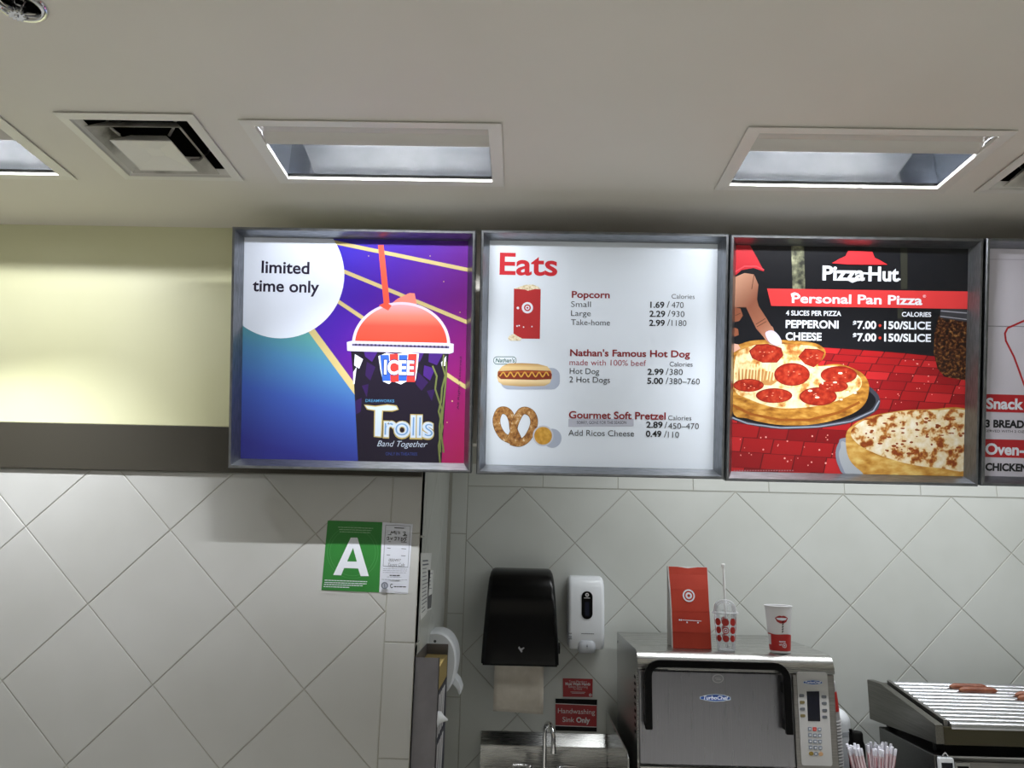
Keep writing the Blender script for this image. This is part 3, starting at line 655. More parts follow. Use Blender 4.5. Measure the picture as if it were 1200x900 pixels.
# ------------------------------------------------------------------ papers and signs on the walls
def wall_print(Yp):
    return (lambda px, py: (lambda q: (q.x, q.z))(at(px, py, Y=Yp))), (lambda u, v, k: (u, Yp-.0003-.00012*k, v))
YT = YL-.0021
Pw, plc = wall_print(YT-.0012)
c4 = [Pw(*p) for p in ((376.6, 691.5), (444.3, 694.2), (448.2, 612), (384, 610))]; c5 = [Pw(*p) for p in ((444.3, 694.2), (478, 696.2), (483.8, 614.2), (448.2, 612))]
base = (c4[0][0], YT, c4[0][1])
t = thing('grade_card', base, 'green letter A hygiene grade card taped to the left tile wall', 'sign')
mb = MB(); mb.prism(c4, 'y', YT, YT-.0012); gp = mb.build('green_sheet', mat('card_green', '2f7d36', .4), t)
mb = MB(); mb.prism(c5, 'y', YT, YT-.0012); wp = mb.build('white_form', mat('card_white', 'd4d8e4', .45), t)
gp['label'] = 'green half with white letter A'; wp['label'] = 'white half with handwriting'
f = z2p(370, 600, 9)
a = Print(Pw, plc)
GL = mat('card_green_light', '4c9450', .4); CW = mat('card_letter', 'dfe3ee', .4)
for r_ in (268, 240):
    a.line(f([(390+r_*math.cos(k*PI/32), 425+r_*1.03*math.sin(k*PI/32)) for k in range(65)]), .5, GL)
a.poly(f([(185, 664), (370, 270), (440, 270), (560, 676), (474, 676), (448, 596), (300, 590), (268, 668)]), CW)
a.poly(f([(332, 521), (434, 523), (394, 378)]), mat('card_green', 0))
TG = mat('card_pale_print', '9cc49c', .45)
def rule(x0, x1, y, m, w_=.55, sl=.04, brk=True):
    x = x0
    while x < x1-2:
        l = random.uniform(14, 40) if brk else x1-x0
        e = min(x+l, x1); a.line(f([(x, y+(x-x0)*sl), (e, y+(e-x0)*sl)]), w_, m); x = e+7
for (x0, x1, y) in ((238, 606, 160), (250, 590, 184), (255, 580, 208)): rule(x0, x1, y, TG, .7, .035)
for (x0, x1, y) in ((100, 545, 718), (98, 540, 741), (95, 500, 762), (92, 360, 784)): rule(x0, x1, y, CW, .9, .035)
a.done('card_lettering', gp, local=False)
a = Print(Pw, plc); BK = mat('pen_black', '16181e', .5)
for l in ([(738, 138), (998, 148), (972, 580), (712, 570), (738, 138)],): a.line(f(l), .5, mat('card_frame_line', '707684', .5))
for l in ([(830, 166), (930, 172)],): a.line(f(l), .9, BK)
for l in ([(790, 235), (800, 205), (815, 225), (830, 200), (838, 235)], [(845, 205), (850, 238)], [(870, 205), (872, 232)], [(885, 208), (887, 232)], [(920, 215), (945, 210), (942, 245), (922, 248)], [(930, 230), (962, 246)],
          [(748, 275), (770, 262), (772, 290), (752, 292)], [(790, 270), (800, 292), (812, 270)], [(830, 268), (850, 265), (846, 295), (830, 297)], [(868, 268), (882, 270), (872, 300)], [(905, 272), (902, 305)], [(902, 272), (930, 285), (908, 306)], [(962, 268), (935, 275), (955, 290), (932, 312)]): a.line(f(l), .75, BK)
for l in ([(766, 240), (800, 240)], [(920, 250), (962, 252)], [(770, 312), (795, 314)], [(900, 316), (960, 320)], [(755, 380), (790, 382)], [(906, 386), (955, 390)], [(750, 452), (785, 454)], [(902, 460), (948, 463)]): a.line(f(l), .6, BK)
a.text('000497', f([(768, 520)])[0], f([(892, 524)])[0], 3.2, BK, -.01, .25)
a.text('Target Cafe', f([(756, 572)])[0], f([(936, 574)])[0], 3.8, BK, -.01, .25)
GY = mat('card_grey_print', '6c7280', .5)
for (x0, x1, y) in ((715, 965, 598), (712, 965, 616), (712, 955, 636), (755, 905, 684), (700, 970, 710)): rule(x0, x1, y, GY, .45, .02)
for (x0, x1, y) in ((785, 890, 667), (830, 955, 786)): rule(x0, x1, y, BK, 1.1, .02)
a.poly(f(circ(732, 774, 37, n=24)), GY); a.poly(f(circ(732, 774, 25, n=20)), mat('card_seal_light', 'a4a8b6', .5)); a.line(f([(730, 758), (734, 795)]), 1.2, GY)
a.line(f([(806+12*math.cos(k*PI/8+.5), 778+20*math.sin(k*PI/8+.5)) for k in range(14)]), .8, BK)
a.done('form_lettering', wp, local=False)

def sheet_x(name, pts, X, label, cat):     # paper on the partition's end face
    q = [at(px, py, X=X) for px, py in pts]; o = q[0]
    mb = MB(); mb.loft([[(X-.0012, p.y, p.z) for p in q], [(X, p.y, p.z) for p in q]])
    return tag(mb.build(name, mat('notice_paper', 'eef0f0', .5), origin=tuple(o)), label, cat), q
XS = XE+.0022
for nm, pts, lab, blk in (('notice_sheet', [(493, 727), (500.5, 718), (506, 648), (493.3, 648)], 'tall printed notice on the partition end face above the glove rack', None),
                          ('notice_sheet', [(500.8, 716), (505.5, 714), (508, 668), (501.8, 668)], 'smaller notice with a grey block beside the tall notice', [(500.5, 714), (505, 712), (506, 696), (500.8, 699)])):
    o, q = sheet_x(nm, pts, XS, lab, 'notice')
    a = Print(lambda px, py: (lambda r: (r.y, r.z))(at(px, py, X=XS)), lambda u, v, k: (XS+.0003+.0001*k, u, v))
    L0, L1 = Vector(pts[0]), Vector(pts[3]); R0_, R1_ = Vector(pts[1]), Vector(pts[2])
    for k in range(14 if blk is None else 5):
        s0 = .1+.84*k/(14 if blk is None else 9)+(0 if blk is None else .44); 
        if s0 > .95: continue
        A = L0.lerp(L1, s0); B = R0_.lerp(R1_, s0)
        a.line([tuple(A.lerp(B, .15)), tuple(A.lerp(B, random.uniform(.5, .85)))], .8 if k < 12 else 1.6, GY)
    if blk: a.poly(blk, mat('notice_block', '6e7074', .5))
    OFF[o.name] = Vector(tuple(q[0])); a.done('notice_print', o, local=False)

YS = YR-.0021
def wall_sign(name, px, label, body, cat='sign'):
    Pw, plc = wall_print(YS-.003); c = [Pw(*p) for p in px]
    t = thing(name, (c[0][0], YS, c[0][1]), label, cat)
    mb = MB(); mb.prism(c, 'y', YS, YS-.003); pl = mb.build('plate', body, t)
    return t, pl, Print(Pw, plc)
SR = mat('sign_red', 'a01a22', .35); SW = mat('sign_white', 'd8d4d6', .4)
t, pl, a = wall_sign('hand_wash_notice', [(659.8, 816.5), (694.3, 817), (694.6, 795.8), (659.6, 795)], 'small red notice about washing hands, above the larger red sign', SR)
f = z2p(640, 780, 10)
for s_, x0, x1, y, c_, b in (('Team Members', 268, 475, 196, 2.2, -.01), ('Must Wash Hands', 225, 517, 228, 3, .03), ('Before Returning', 262, 488, 260, 2.6, -.01), ('To Work', 315, 420, 284, 2.4, -.01)):
    a.text(s_, f([(x0, y)])[0], f([(x1, y+4)])[0], c_, SW, b)
a.line(f([(285, 308), (460, 312)]), .5, SW); a.line(f([(300, 322), (448, 326)]), .5, SW)
a.poly(f(circ(518, 344, 17, n=20)), SW); a.poly(f(circ(518, 344, 10, n=16)), SR); a.poly(f(circ(518, 344, 5, n=12)), SW)
a.done('lettering', pl, local=False)
t, pl, a = wall_sign('sink_sign', [(650.8, 856), (699.3, 857.5), (699.8, 820), (651, 818.8)], 'red and black sign reading Handwashing Sink Only', BLACKP)
a.poly(f([(108, 440), (594, 462), (592, 724), (108, 706)]), SW); a.poly(f([(110, 450), (592, 470), (590, 716), (110, 698)]), SR)
a.text('Handwashing', f([(138, 556)])[0], f([(572, 572)])[0], 5.4, SW, .0); a.text('Sink', f([(192, 658)])[0], f([(330, 663)])[0], 5.4, SW, 0); a.text('Only', f([(352, 664)])[0], f([(514, 670)])[0], 5.4, SW, .035)
a.done('lettering', pl, local=False)

# ------------------------------------------------------------------ paper towel dispenser (black)
t = thing('paper_towel_dispenser', (0.005, YS, 1.18), 'black plastic paper towel dispenser on the kitchen tile wall', 'dispenser')
def rr_ring(x0, x1, y0, y1, z, r=.02): return [(x, y, z) for x, y in rrect(x0, y0, x1, y1, min(r, (x1-x0)/2.1, (y1-y0)/2.1), 4)]
mb = MB()
secs = [(1.183, .152, .235), (1.20, .152, .236), (1.28, .148, .236), (1.36, .143, .232), (1.42, .139, .222), (1.47, .135, .203), (1.505, .131, .178), (1.525, .127, .150), (1.537, .121, .115), (1.541, .112, .08)]
mb.loft([rr_ring(.003-hw, .003+hw, YS-d, YS, z, .018) for z, hw, d in secs]); mb.build('cover', mat('satin_black', '030304', .24, **{'Specular IOR Level': .28}), t, smooth=50)
mb = MB(); mb.box(.003-.146, .003+.146, YS-.225, YS-.01, 1.176, 1.184); mb.build('base_lip', BLACKM, t, bevel=.002)
mb = MB(); mb.tube([(.155, YS-.14, 1.235), (.163, YS-.14, 1.235)], .022, 20); mb.build('latch_knob', BLACKP, t, smooth=40)
mb = MB(); Yq = YS-.2365
for pts in ([(-.006, .012), (-.001, .004), (.010, .009), (.013, .006), (.004, -.001), (.006, -.006), (.001, -.009), (-.003, -.003), (-.010, .006)],):
    mb.prism([(.006+x*1.1, 1.238+z*1.1) for x, z in pts], 'y', Yq, Yq-.001)
mb.build('emblem', mat('emblem_grey', '9c9ca0', .35), t)
sh = []
for k in range(15):
    z = 1.180-.185*k/14; y = YS-.175+.012*math.sin(k*.5)-.004*k/14
    sh.append([(x, y+.004*math.sin(x*30)*(k/14), z-(.004*math.sin(x*18)*(k/14))) for x in [-.098+.196*i/10 for i in range(11)]])
mb = MB(); mb.loft([s_ for s_ in sh], False, closed=False)
pt = mb.build('paper_towel', noise_mat('towel_paper', [(.3, 'c9c2b6'), (.7, 'd4cdc2')], 40, .9, bump=.2), t, smooth=60, recalc=False)
pt['label'] = 'beige paper towel hanging from the slot'
sm = pt.modifiers.new('solid', 'SOLIDIFY'); sm.thickness = .0008

# ------------------------------------------------------------------ white soap dispenser
t = thing('soap_dispenser', (.272, YS, 1.22), 'white automatic soap dispenser beside the black towel dispenser', 'dispenser')
mb = MB()
secs = [(1.228, .068, .09), (1.240, .0745, .098), (1.30, .0755, .104), (1.40, .0755, .106), (1.47, .075, .100), (1.497, .073, .090), (1.510, .069, .074), (1.516, .062, .05)]
mb.loft([rr_ring(.272-hw, .272+hw, YS-d, YS, z, .016) for z, hw, d in secs]); mb.build('body', WHITEP, t, smooth=50)
mb = MB(); mb.loft([rr_ring(.274-hw, .274+hw, YS-d, YS-.02, z, .02) for z, hw, d in ((1.212, .027, .098), (1.217, .034, .108), (1.235, .037, .113), (1.252, .036, .111), (1.262, .030, .106))]); mb.build('nozzle', mat('nozzle_grey', 'c2c6ce', .3), t, smooth=50)
mb = MB(); yq = YS-.1045
mb.prism(rrect(.252, 1.347, .297, 1.457, .0215, 8), 'y', yq, yq-.003); wn = mb.build('window', BLACKP, t)
a = Print(lambda x, z: (x, z), lambda u, v, k: (u, yq-.0031-.00012*k, v))
a.poly(circ(.2745, 1.443, .0075, n=20), SW); a.poly(circ(.2745, 1.443, .0042, n=16), mat('badge_grey', '60646c', .4)); a.many([[(.262+.0042*i, 1.4295), (.2652+.0042*i, 1.4295), (.2652+.0042*i, 1.432), (.262+.0042*i, 1.432)] for i in range(6)], SW)
a.poly([(.266, 1.36), (.283, 1.36), (.283, 1.415), (.266, 1.415)], mat('soap_level', '1e2030', .2))
a.done('window_badge', wn, local=False)
mb = MB(); yk = YS-.1035
for i in range(9): mb.box(.252+i*.0058, .2565+i*.0058, yk-.0012, yk+.003, 1.2885, 1.2912)
for z in (1.288, 1.275, 1.266): mb.box(.199, .213, yk-.0005, yk+.006, z, z+.0028)
mb.build('printed_mark', mat('mark_grey', '6e727a', .5), t)
mb = MB(); mb.prism([(.2715, 1.240), (.2745, 1.250), (.2775, 1.240)], 'y', YS-.1135, YS-.1145); mb.box(.2737, .2753, YS-.1145, YS-.1132, 1.232, 1.241); mb.build('arrow', mat('mark_grey', 0), t)

# ------------------------------------------------------------------ white push dispenser on the partition end face (seen edge on)
XP = XE+.0005
t = thing('push_soap_dispenser', (XP, 2.92, 1.12), 'white push-lever dispenser seen edge-on above the metal glove rack', 'dispenser')
prof = [(0, 1.324), (.026, 1.326), (.052, 1.319), (.073, 1.302), (.089, 1.275), (.097, 1.24), (.097, 1.205), (.092, 1.170), (.083, 1.143), (.068, 1.122), (.05, 1.113), (0, 1.113)]
prof = [(p[0], p[1]) for p in smooth_path(prof, 3)]
rings = []
for yy, k in ((2.84, .93), (2.846, .985), (2.856, 1), (3.0, 1), (3.012, .985), (3.018, .94)):
    rings.append([(XP+p[0]*k, yy, 1.22+(p[1]-1.22)*k) for p in prof])
mb = MB(); mb.loft(rings); mb.build('cover', WHITEP, t, smooth=40)
mb = MB(); mb.box(XP, XP+.012, 2.846, 3.012, 1.118, 1.319); mb.build('back_plate', mat('plate_grey', 'b4b6ba', .4), t, bevel=.002)
lv = [(.072, 1.165), (.089, 1.168), (.106, 1.150), (.116, 1.125), (.114, 1.108), (.108, 1.106), (.100, 1.125), (.083, 1.142)]
mb = MB(); mb.prism([(XP+x, z) for x, z in lv], 'y', 2.88, 2.98); mb.build('push_lever', WHITEP, t, bevel=.003)
mb = MB(); mb.tube([(XP+.018, 2.8395, 1.293), (XP+.018, 2.848, 1.293)], .005, 12); mb.build('lock', mat('lock_grey', '55585c', .4, .6), t)

# ------------------------------------------------------------------ stainless glove rack with boxes
GY0, GY1, GX0, GX1, GZ0, GZ1 = 2.452, 2.745, XE+.0005, XE+.076, .86, 1.297
t = thing('glove_rack', (GX0, GY0, GZ0), 'tall dull metal glove box rack fixed to the end of the tile partition', 'glove rack')
mb = MB(); e = .0015
mb.box(GX0, GX0+e, GY0, GY1, GZ0, GZ1); mb.box(GX0, GX1, GY0, GY0+e, GZ0, GZ1-.004); mb.box(GX0, GX1, GY1-e, GY1, GZ0, GZ1); mb.box(GX0, GX1, GY0, GY1, GZ0, GZ0+e)
mb.box(GX1-e, GX1, GY0, GY0+.012, GZ0, GZ1-.004); mb.box(GX1-e, GX1, GY1-.012, GY1, GZ0, GZ1)
rk = mb.build('rack_body', noise_mat('rack_steel', [(.3, '77757a'), (.7, '848287')], 12, .45, .8), t)
mb = MB(); mb.box(GX0+.003, GX1-.001, GY0+.004, GY1-.004, GZ1-.105, GZ1-.034)
tag(mb.build('glove_box', mat('yellow_card', '96824e', .7), origin=(GX0+.04, GY0+.12, GZ1-.105), bevel=.002), 'yellow cardboard glove box at the top of the metal rack', 'box', 'glove boxes in the rack')
for k, (z0, z1) in enumerate(((GZ1-.250, GZ1-.108), (GZ1-.425, GZ1-.253))):
    bt = thing('glove_box', (GX0+.04, GY0+.12, z0), ('middle white and dark glove box in the metal rack', 'lowest white and dark glove box in the metal rack')[k], 'box', 'glove boxes in the rack')
    mb = MB(); mb.box(GX0+.003, GX1-.001, GY0+.004, GY1-.004, z0, z1); bx = mb.build('carton', mat('carton_dark', '2a2c3a', .6), bt, bevel=.002)
    mb = MB()
    for j in range(4):
        yy = GY0+.02+j*.05
        mb.loft([[(GX1-.0005, yy, z0+.01), (GX1-.0005, yy+.022, z0+.01), (GX1-.0005, yy+.05, z1-.012), (GX1-.0005, yy+.02, z1-.012)], [(GX1+.0006, yy, z0+.01), (GX1+.0006, yy+.022, z0+.01), (GX1+.0006, yy+.05, z1-.012), (GX1+.0006, yy+.02, z1-.012)]])
    mb.build('carton_print', mat('carton_white', 'c8c6c8', .6), bx)
    if k == 0:
        mb = MB(); gx = GX1; gy = GY0+.03; gz = z0+.062
        mb.loft([[(gx-.001, gy+.03*math.cos(q*PI/4), gz+.024*math.sin(q*PI/4)) for q in range(8)], [(gx+.008, gy+.022*math.cos(q*PI/4), gz+.006+.018*math.sin(q*PI/4)) for q in range(8)], [(gx+.02, gy+.010*math.cos(q*PI/4), gz+.002+.008*math.sin(q*PI/4)) for q in range(8)], [(gx+.030, gy+.003*math.cos(q*PI/4), gz-.001+.003*math.sin(q*PI/4)) for q in range(8)]])
        g = mb.build('glove_tip', mat('glove_white', 'dde0e4', .5), bt, smooth=60); g['label'] = 'white glove finger poking out of the box'

# ------------------------------------------------------------------ hand sink
SX0, SX1 = -.150, .362
t = thing('hand_sink', ((SX0+SX1)/2, YS, .60), 'stainless steel hand sink with backsplash under the dispensers', 'sink')
mb = MB()
pr = [(YS, .887), (YS-.003, .887), (YS-.047, .845), (YS-.049, .842), (YS-.049, .70), (YS, .70)]
mb.prism(pr, 'x', SX0, SX1); mb.build('backsplash', STEEL, t, bevel=.002)
mb = MB(); y0 = 2.90
mb.box(SX0, SX1, y0, YS-.048, .690, .702)
hz = .702
bm_ = [(SX0+.06, SX1-.06, y0+.05, YS-.13, hz+.001), (SX0+.065, SX1-.065, y0+.055, YS-.135, hz-.02), (SX0+.09, SX1-.09, y0+.08, YS-.16, .58)]
mb.loft([rr_ring(a0, a1, b0, b1, z, .05) for a0, a1, b0, b1, z in bm_], True); mb.box(SX0, SX1, y0-.001, y0+.012, .62, .70)
mb.build('basin', STEEL, t, bevel=.003)
mb = MB(); fy = 2.665
pl = [(YS, .70), (YS, .977), (fy+.035, .977)]+[(fy+.035-.035*math.sin(q*PI/12), .977-.035*(1-math.cos(q*PI/12))) for q in range(1, 7)]+[(fy, .70)]
mb.prism(pl, 'x', SX1, SX1+.003); sp_o = mb.build('side_splash', mat('mirror_steel', 'a4a6a6', .12, 1), t)
mb = MB(); mb.tube([(SX1+.0015, YS, .977), (SX1+.0015, fy+.035, .977)]+[(SX1+.0015, fy+.035-.035*math.sin(q*PI/12), .977-.035*(1-math.cos(q*PI/12))) for q in range(1, 7)]+[(SX1+.0015, fy, .70)], .003, 8); mb.build('splash_edge', CHROME, sp_o, smooth=60)
t = thing('faucet', (.108, YS-.074, .76), 'chrome gooseneck faucet with two lever handles on the hand sink', 'faucet')
fx, fyb = .106, YS-.150
path = [(fx, fyb, .745), (fx, fyb, .90)]
for q in range(1, 11):
    an = q*PI/10; path.append((fx+.030*(1-math.cos(an))/2, fyb-.052*(1-math.cos(an)), .915+.05*math.sin(an)))
path.append((fx+.030, fyb-.104, .885))
mb = MB(); mb.tube(path, .0085, 14); mb.build('gooseneck', CHROME, t, smooth=60)
mb = MB(); mb.tube([(fx+.030, fyb-.104, .892), (fx+.030, fyb-.104, .872)], .0105, 14); mb.build('aerator', CHROME, t, smooth=40)
mb = MB(); mb.box(fx-.09, fx+.09, fyb-.022, YS-.0495, .735, .765); mb.lathe([(.001, .03), (.016, .03), (.018, 0)], (fx, fyb, .765), 20); mb.build('faucet_body', CHROME, t, bevel=.008, seg=3)
for s_ in (-1, 1):
    mb = MB(); hx = fx+s_*.058
    mb.lathe([(.013, .0), (.013, .030), (.009, .036), (.001, .037)], (hx, fyb, .765), 16)
    mb.tube([(hx, fyb, .795), (hx+s_*.02, fyb-.008, .802), (hx+s_*.066, fyb-.02, .804)], [.007, .006, .004], 10); mb.build('lever_handle', CHROME, t, smooth=50)

# ------------------------------------------------------------------ work counter
mb = MB(); mb.box(.375, 3.3, 2.55, YS, .765, .800); mb.box(.40, 3.3, 2.60, YS-.01, 0, .765)
tag(mb.build('work_counter', STEEL_DK, origin=(1.8, 2.9, 0), bevel=.004), 'stainless work counter under the oven and roller grill', 'counter')

# ------------------------------------------------------------------ rapid cook oven
OX0, OX1, OY0, OY1, OZ0, OZT = .400, 1.058, 2.682, 3.25, .825, 1.298
t = thing('countertop_oven', ((OX0+OX1)/2, OY0, .80), 'stainless countertop oven with black handle and keypad on the counter', 'oven')
mb = MB()
prof = [(OY1, OZ0), (OY1, OZT)]+[(OY0+.050-.050*math.sin(q*PI/16), OZT-.050*(1-math.cos(q*PI/16)) ) for q in range(0, 9)]+[(OY0, OZT-.058), (OY0+.030, OZT-.060), (OY0+.030, OZ0)]
mb.prism(prof, 'x', OX0, OX1); mb.build('shell', STEEL, t, smooth=40)
mb = MB()
for i in range(9): mb.box(OX0-.0012, OX0+.001, OY0+.060+.0*i, OY0+.085, 1.20-.022*i, 1.209-.022*i)
mb.build('side_vent', BLACKM, t)
mb = MB(); mb.tube([(OX0-.001, OY1-.03, 1.262), (OX0+.004, OY1-.03, 1.262)], .005, 10); mb.build('side_screw', BLACKM, t)
mb = MB(); mb.box(OX0+.004, .914, OY0, OY0+.028, .945, 1.238); mb.build('door', OVENDOOR, t, bevel=.004)
mb = MB(); mb.box(OX0+.004, .914, OY0+.003, OY0+.028, .83, .938); mb.build('lower_panel', STEEL, t, bevel=.003)
mb = MB(); mb.box(.9165, OX1-.002, OY0+.001, OY0+.028, .83, 1.238); mb.build('control_column', STEEL_DK, t, bevel=.004)
mb = MB(); mb.box(OX0+.01, .5, OY0+.0, OY0+.006, 1.2395, 1.2425); mb.build('edge_trim', CHROME, t); mb = MB(); mb.box(.918, OX1-.004, OY0-.001, OY0+.006, 1.2395, 1.2425); mb.build('edge_trim', CHROME, t)
# handle: wide black U standing off the door
hp = [(.428, 1.060), (.428, 1.215)]+[(.468-.040*math.cos(q*PI/12), 1.226+.040*math.sin(q*PI/12)) for q in range(0, 7)]+[(.845+.040*math.sin(q*PI/12), 1.226+.040*math.cos(q*PI/12)) for q in range(0, 7)]+[(.885, 1.215), (.885, 1.056)]
mb = MB(); ring = []
for i, (x, z) in enumerate(hp):
    d = Vector(hp[min(i+1, len(hp)-1)])-Vector(hp[max(i-1, 0)]); n = Vector((-d.y, d.x)).normalized()*.012
    ring.append([(x+n.x, OY0-.045, z+n.y), (x-n.x, OY0-.045, z-n.y), (x-n.x, OY0-.028, z-n.y), (x+n.x, OY0-.028, z+n.y)])
mb.loft(ring); mb.build('door_handle', BLACKP, t, bevel=.004)
for hx in (.428, .885):
    for z in (1.066, 1.18): mb = MB(); mb.box(hx-.010, hx+.010, OY0-.030, OY0+.001, z, z+.032); mb.build('handle_mount', BLACKM, t, bevel=.002)
# badges
OP = lambda px, py: (lambda q: (q.x, q.z))(at(px, py, Y=OY0))
a = Print(OP, lambda u, v, k: (u, OY0-.0006-.00015*k, v))
BL = mat('badge_blue', '1f4690', .35); f = z2p(700, 640, 3.46)
def badge(a, c, rx, ry, cap):
    x, y = c
    a.poly([(x-rx, y-ry*.35), (x-rx*.55, y-ry*.85), (x, y-ry*1.1), (x+rx*.55, y-ry*.85), (x+rx, y-ry*.2), (x+rx, y+ry*.55), (x+rx*.55, y+ry*.95), (x, y+ry*1.1), (x-rx*.55, y+ry*.8), (x-rx, y+ry*.35)], SILV)
    a.poly([(x-rx*.95, y-ry*.25), (x-rx*.55, y-ry*.65), (x, y-ry*.9), (x+rx*.55, y-ry*.65), (x+rx*.95, y-ry*.1), (x+rx*.95, y+ry*.4), (x+rx*.55, y+ry*.75), (x, y+ry*.9), (x-rx*.55, y+ry*.6), (x-rx*.95, y+ry*.25)], BL)
    a.text('TurboChef', (x-rx*.82, y+cap*.42), (x+rx*.82, y+cap*.55), cap, WHITE, .02, .2)
badge(a, f([(478, 615)])[0], 18, 4.2, 4)
a.done('door_badge', t, local=False)
a = Print(OP, lambda u, v, k: (u, OY0-.0006-.00015*k, v)); c_ = f([(489, 537)])[0]
a.poly(circ(c_[0], c_[1], 6.6, 5.2, n=28), mat('sticker_grey', 'b8b8be', .4)); a.poly(circ(c_[0], c_[1], 5.8, 4.4, n=28), mat('sticker_grey_dark', '8e8e94', .4)); a.line([(c_[0]-3.4, c_[1]-.6), (c_[0]+2.6, c_[1]-.4)], .7, mat('sticker_grey', 0)); a.line([(c_[0]-2, c_[1]+1.2), (c_[0]+3.2, c_[1]+1.2)], .7, mat('sticker_grey', 0))
a.done('sticker', t, local=False)
# keypad
YK = OY0-.001
KP = lambda px, py: (lambda q: (q.x, q.z))(at(px, py, Y=YK))
mb = MB(); mb.prism(rrect(.931, .956, 1.032, 1.246, .008), 'y', OY0+.004, YK-.001); kp = mb.build('keypad_panel', mat('keypad_cream', 'b8b8b8', .4), t)
mb = MB(); f = z2p(920, 770, 6.92); q = [KP(*p) for p in f([(174, 278), (275, 277), (284, 520), (184, 518)])]; mb.prism(q, 'y', YK, YK-.0022); mb.build('display', mat('lcd_dark', '0a0d1c', .15), kp)
def button(pts, m):
    mb = MB(); mb.prism([KP(*p) for p in f(pts)], 'y', YK, YK-.0028); mb.build('button', m, kp)
BG = mat('button_grey', '5c6066', .4); BO = mat('button_olive', '6e6440', .4); BB = mat('button_slate', '7e8796', .4); BRD = mat('button_red', 'b42a24', .4); BOR = mat('button_orange', 'c09a74', .4); BYE = mat('button_yellow', '8a7430', .4)
for i, (x, y) in enumerate(((133, 311), (137, 366), (140, 420), (142, 475), (313, 321), (316, 375), (319, 431), (320, 486))):
    button(rrect(x-20, y-12, x+20, y+12, 8, 3), BO if i in (1, 3) else BG)
for r_ in range(5):
    for c in range(3):
        x, y = 196+c*39+r_*2, 581+r_*50+c*2
        m = BRD if (r_, c) == (0, 1) else BYE if (r_, c) == (4, 0) else BOR if (r_, c) == (4, 2) else BB
        button(circ(x+6, y, 19, 17, n=14) if r_ == 4 else rrect(x-12, y-15, x+18, y+15, 4, 2), m)
a = Print(KP, lambda u, v, k: (u, YK-.0032-.00015*k, v))
WB = mat('key_white', 'c8ccd4', .4)
for r_ in range(5):
    for c in range(3):
        x, y = 196+c*39+r_*2, 581+r_*50+c*2
        if (r_, c) == (4, 1) or r_ < 4: a.poly(f(rrect(x-5, y-7, x+11, y+6, 2, 2)), WB if (r_, c) != (0, 1) else mat('key_pink', 'd8746c', .4))
badge(a, f([(220, 203)])[0], 11.3, 2.6, 2.3)
a.done('keypad_print', kp, local=False)
for lx in (OX0+.05, OX1-.05):
    for ly in (OY0+.07, OY1-.05): mb = MB(); mb.lathe([(.018, 0), (.018, .026)], (lx, ly, .80), 16, cap=True); mb.build('foot', BLACKM, t)

# ------------------------------------------------------------------ things on the oven
# paper bag
bx, by, bz = .604, 2.825, OZT+.0005
t = thing('paper_bag', (bx, by, bz), 'red and white paper snack bag standing on the oven, leftmost', 'paper bag')
t.rotation_euler = (0, 0, -.03)
WHB = mat('bag_white', 'd6d4d4', .6); RDB = noise_mat('bag_red', [(.3, 'ac2e1a'), (.7, 'b83a24')], 12, .6, bump=.3)
mb = MB(); BH = .278
lv = [(0, .069, .052), (.002, .0695, .053), (.05, .069, .049), (.056, .0693, .050), (.12, .069, .040), (.126, .0687, .0395), (.2, .070, .026), (.25, .0715, .013), (BH, .072, .008)]
R_ = []
for z, hw, dp in lv:
    g = dp*.30
    R_.append([(-hw, -dp, z), (-hw*.5, -dp-.001, z), (0, -dp-.0015, z), (hw*.5, -dp-.001, z), (hw, -dp, z), (hw-g*.9, 0, z), (hw, dp, z), (0, dp, z+.0), (-hw, dp, z), (-hw+g*.9, 0, z)])
mb.loft(R_, False); mb.poly(list(reversed(R_[0])))
o = mb.build('bag_body', [WHB], t, local=True, recalc=True); o.modifiers.new('s', 'SOLIDIFY').thickness = .0006
mb = MB(); ex = .0012
FR = [[(-hw+.004, -dp-ex, z), (-hw*.5, -dp-.001-ex, z), (0, -dp-.0015-ex, z), (hw*.5, -dp-.001-ex, z), (hw-.002, -dp-ex, z)] for z, hw, dp in lv]
FR[-1] = [(x, y, BH-(.006 if i == 2 else .0012)) for i, (x, y, z) in enumerate(FR[-1])]
mb.loft(FR, False, closed=False); fp = mb.build('front_panel', RDB, t, local=True, recalc=False); fp['label'] = 'red printed front'
def bagmap(u, v):
    for k in range(len(lv)-1):
        z0, h0, d0 = lv[k]; z1, h1, d1 = lv[k+1]
        if z0 <= v <= z1: return -(d0+(d1-d0)*(v-z0)/(z1-z0))
    return -lv[-1][2]
a = Print(lambda u, v: (u, v), lambda u, v, k: (u, bagmap(u, v)-ex-.0026-.0002*k, v))
a.poly(circ(-.003, .178, .0215, n=28), WHITE); a.poly(circ(-.003, .178, .0165, n=28), RDB); a.poly(circ(-.003, .178, .0115, n=24), WHITE); a.poly(circ(-.003, .178, .0052, n=16), RDB)
for c in ((-.040, .0955), (-.034, .095), (-.014, .088), (.024, .088)): a.poly(circ(c[0]-.0, c[1], .0028, n=10), WHITE)
a.line([(-.03, .0955), (.036, .0935)], .0022, WHITE)
a.done('print_mark', fp)
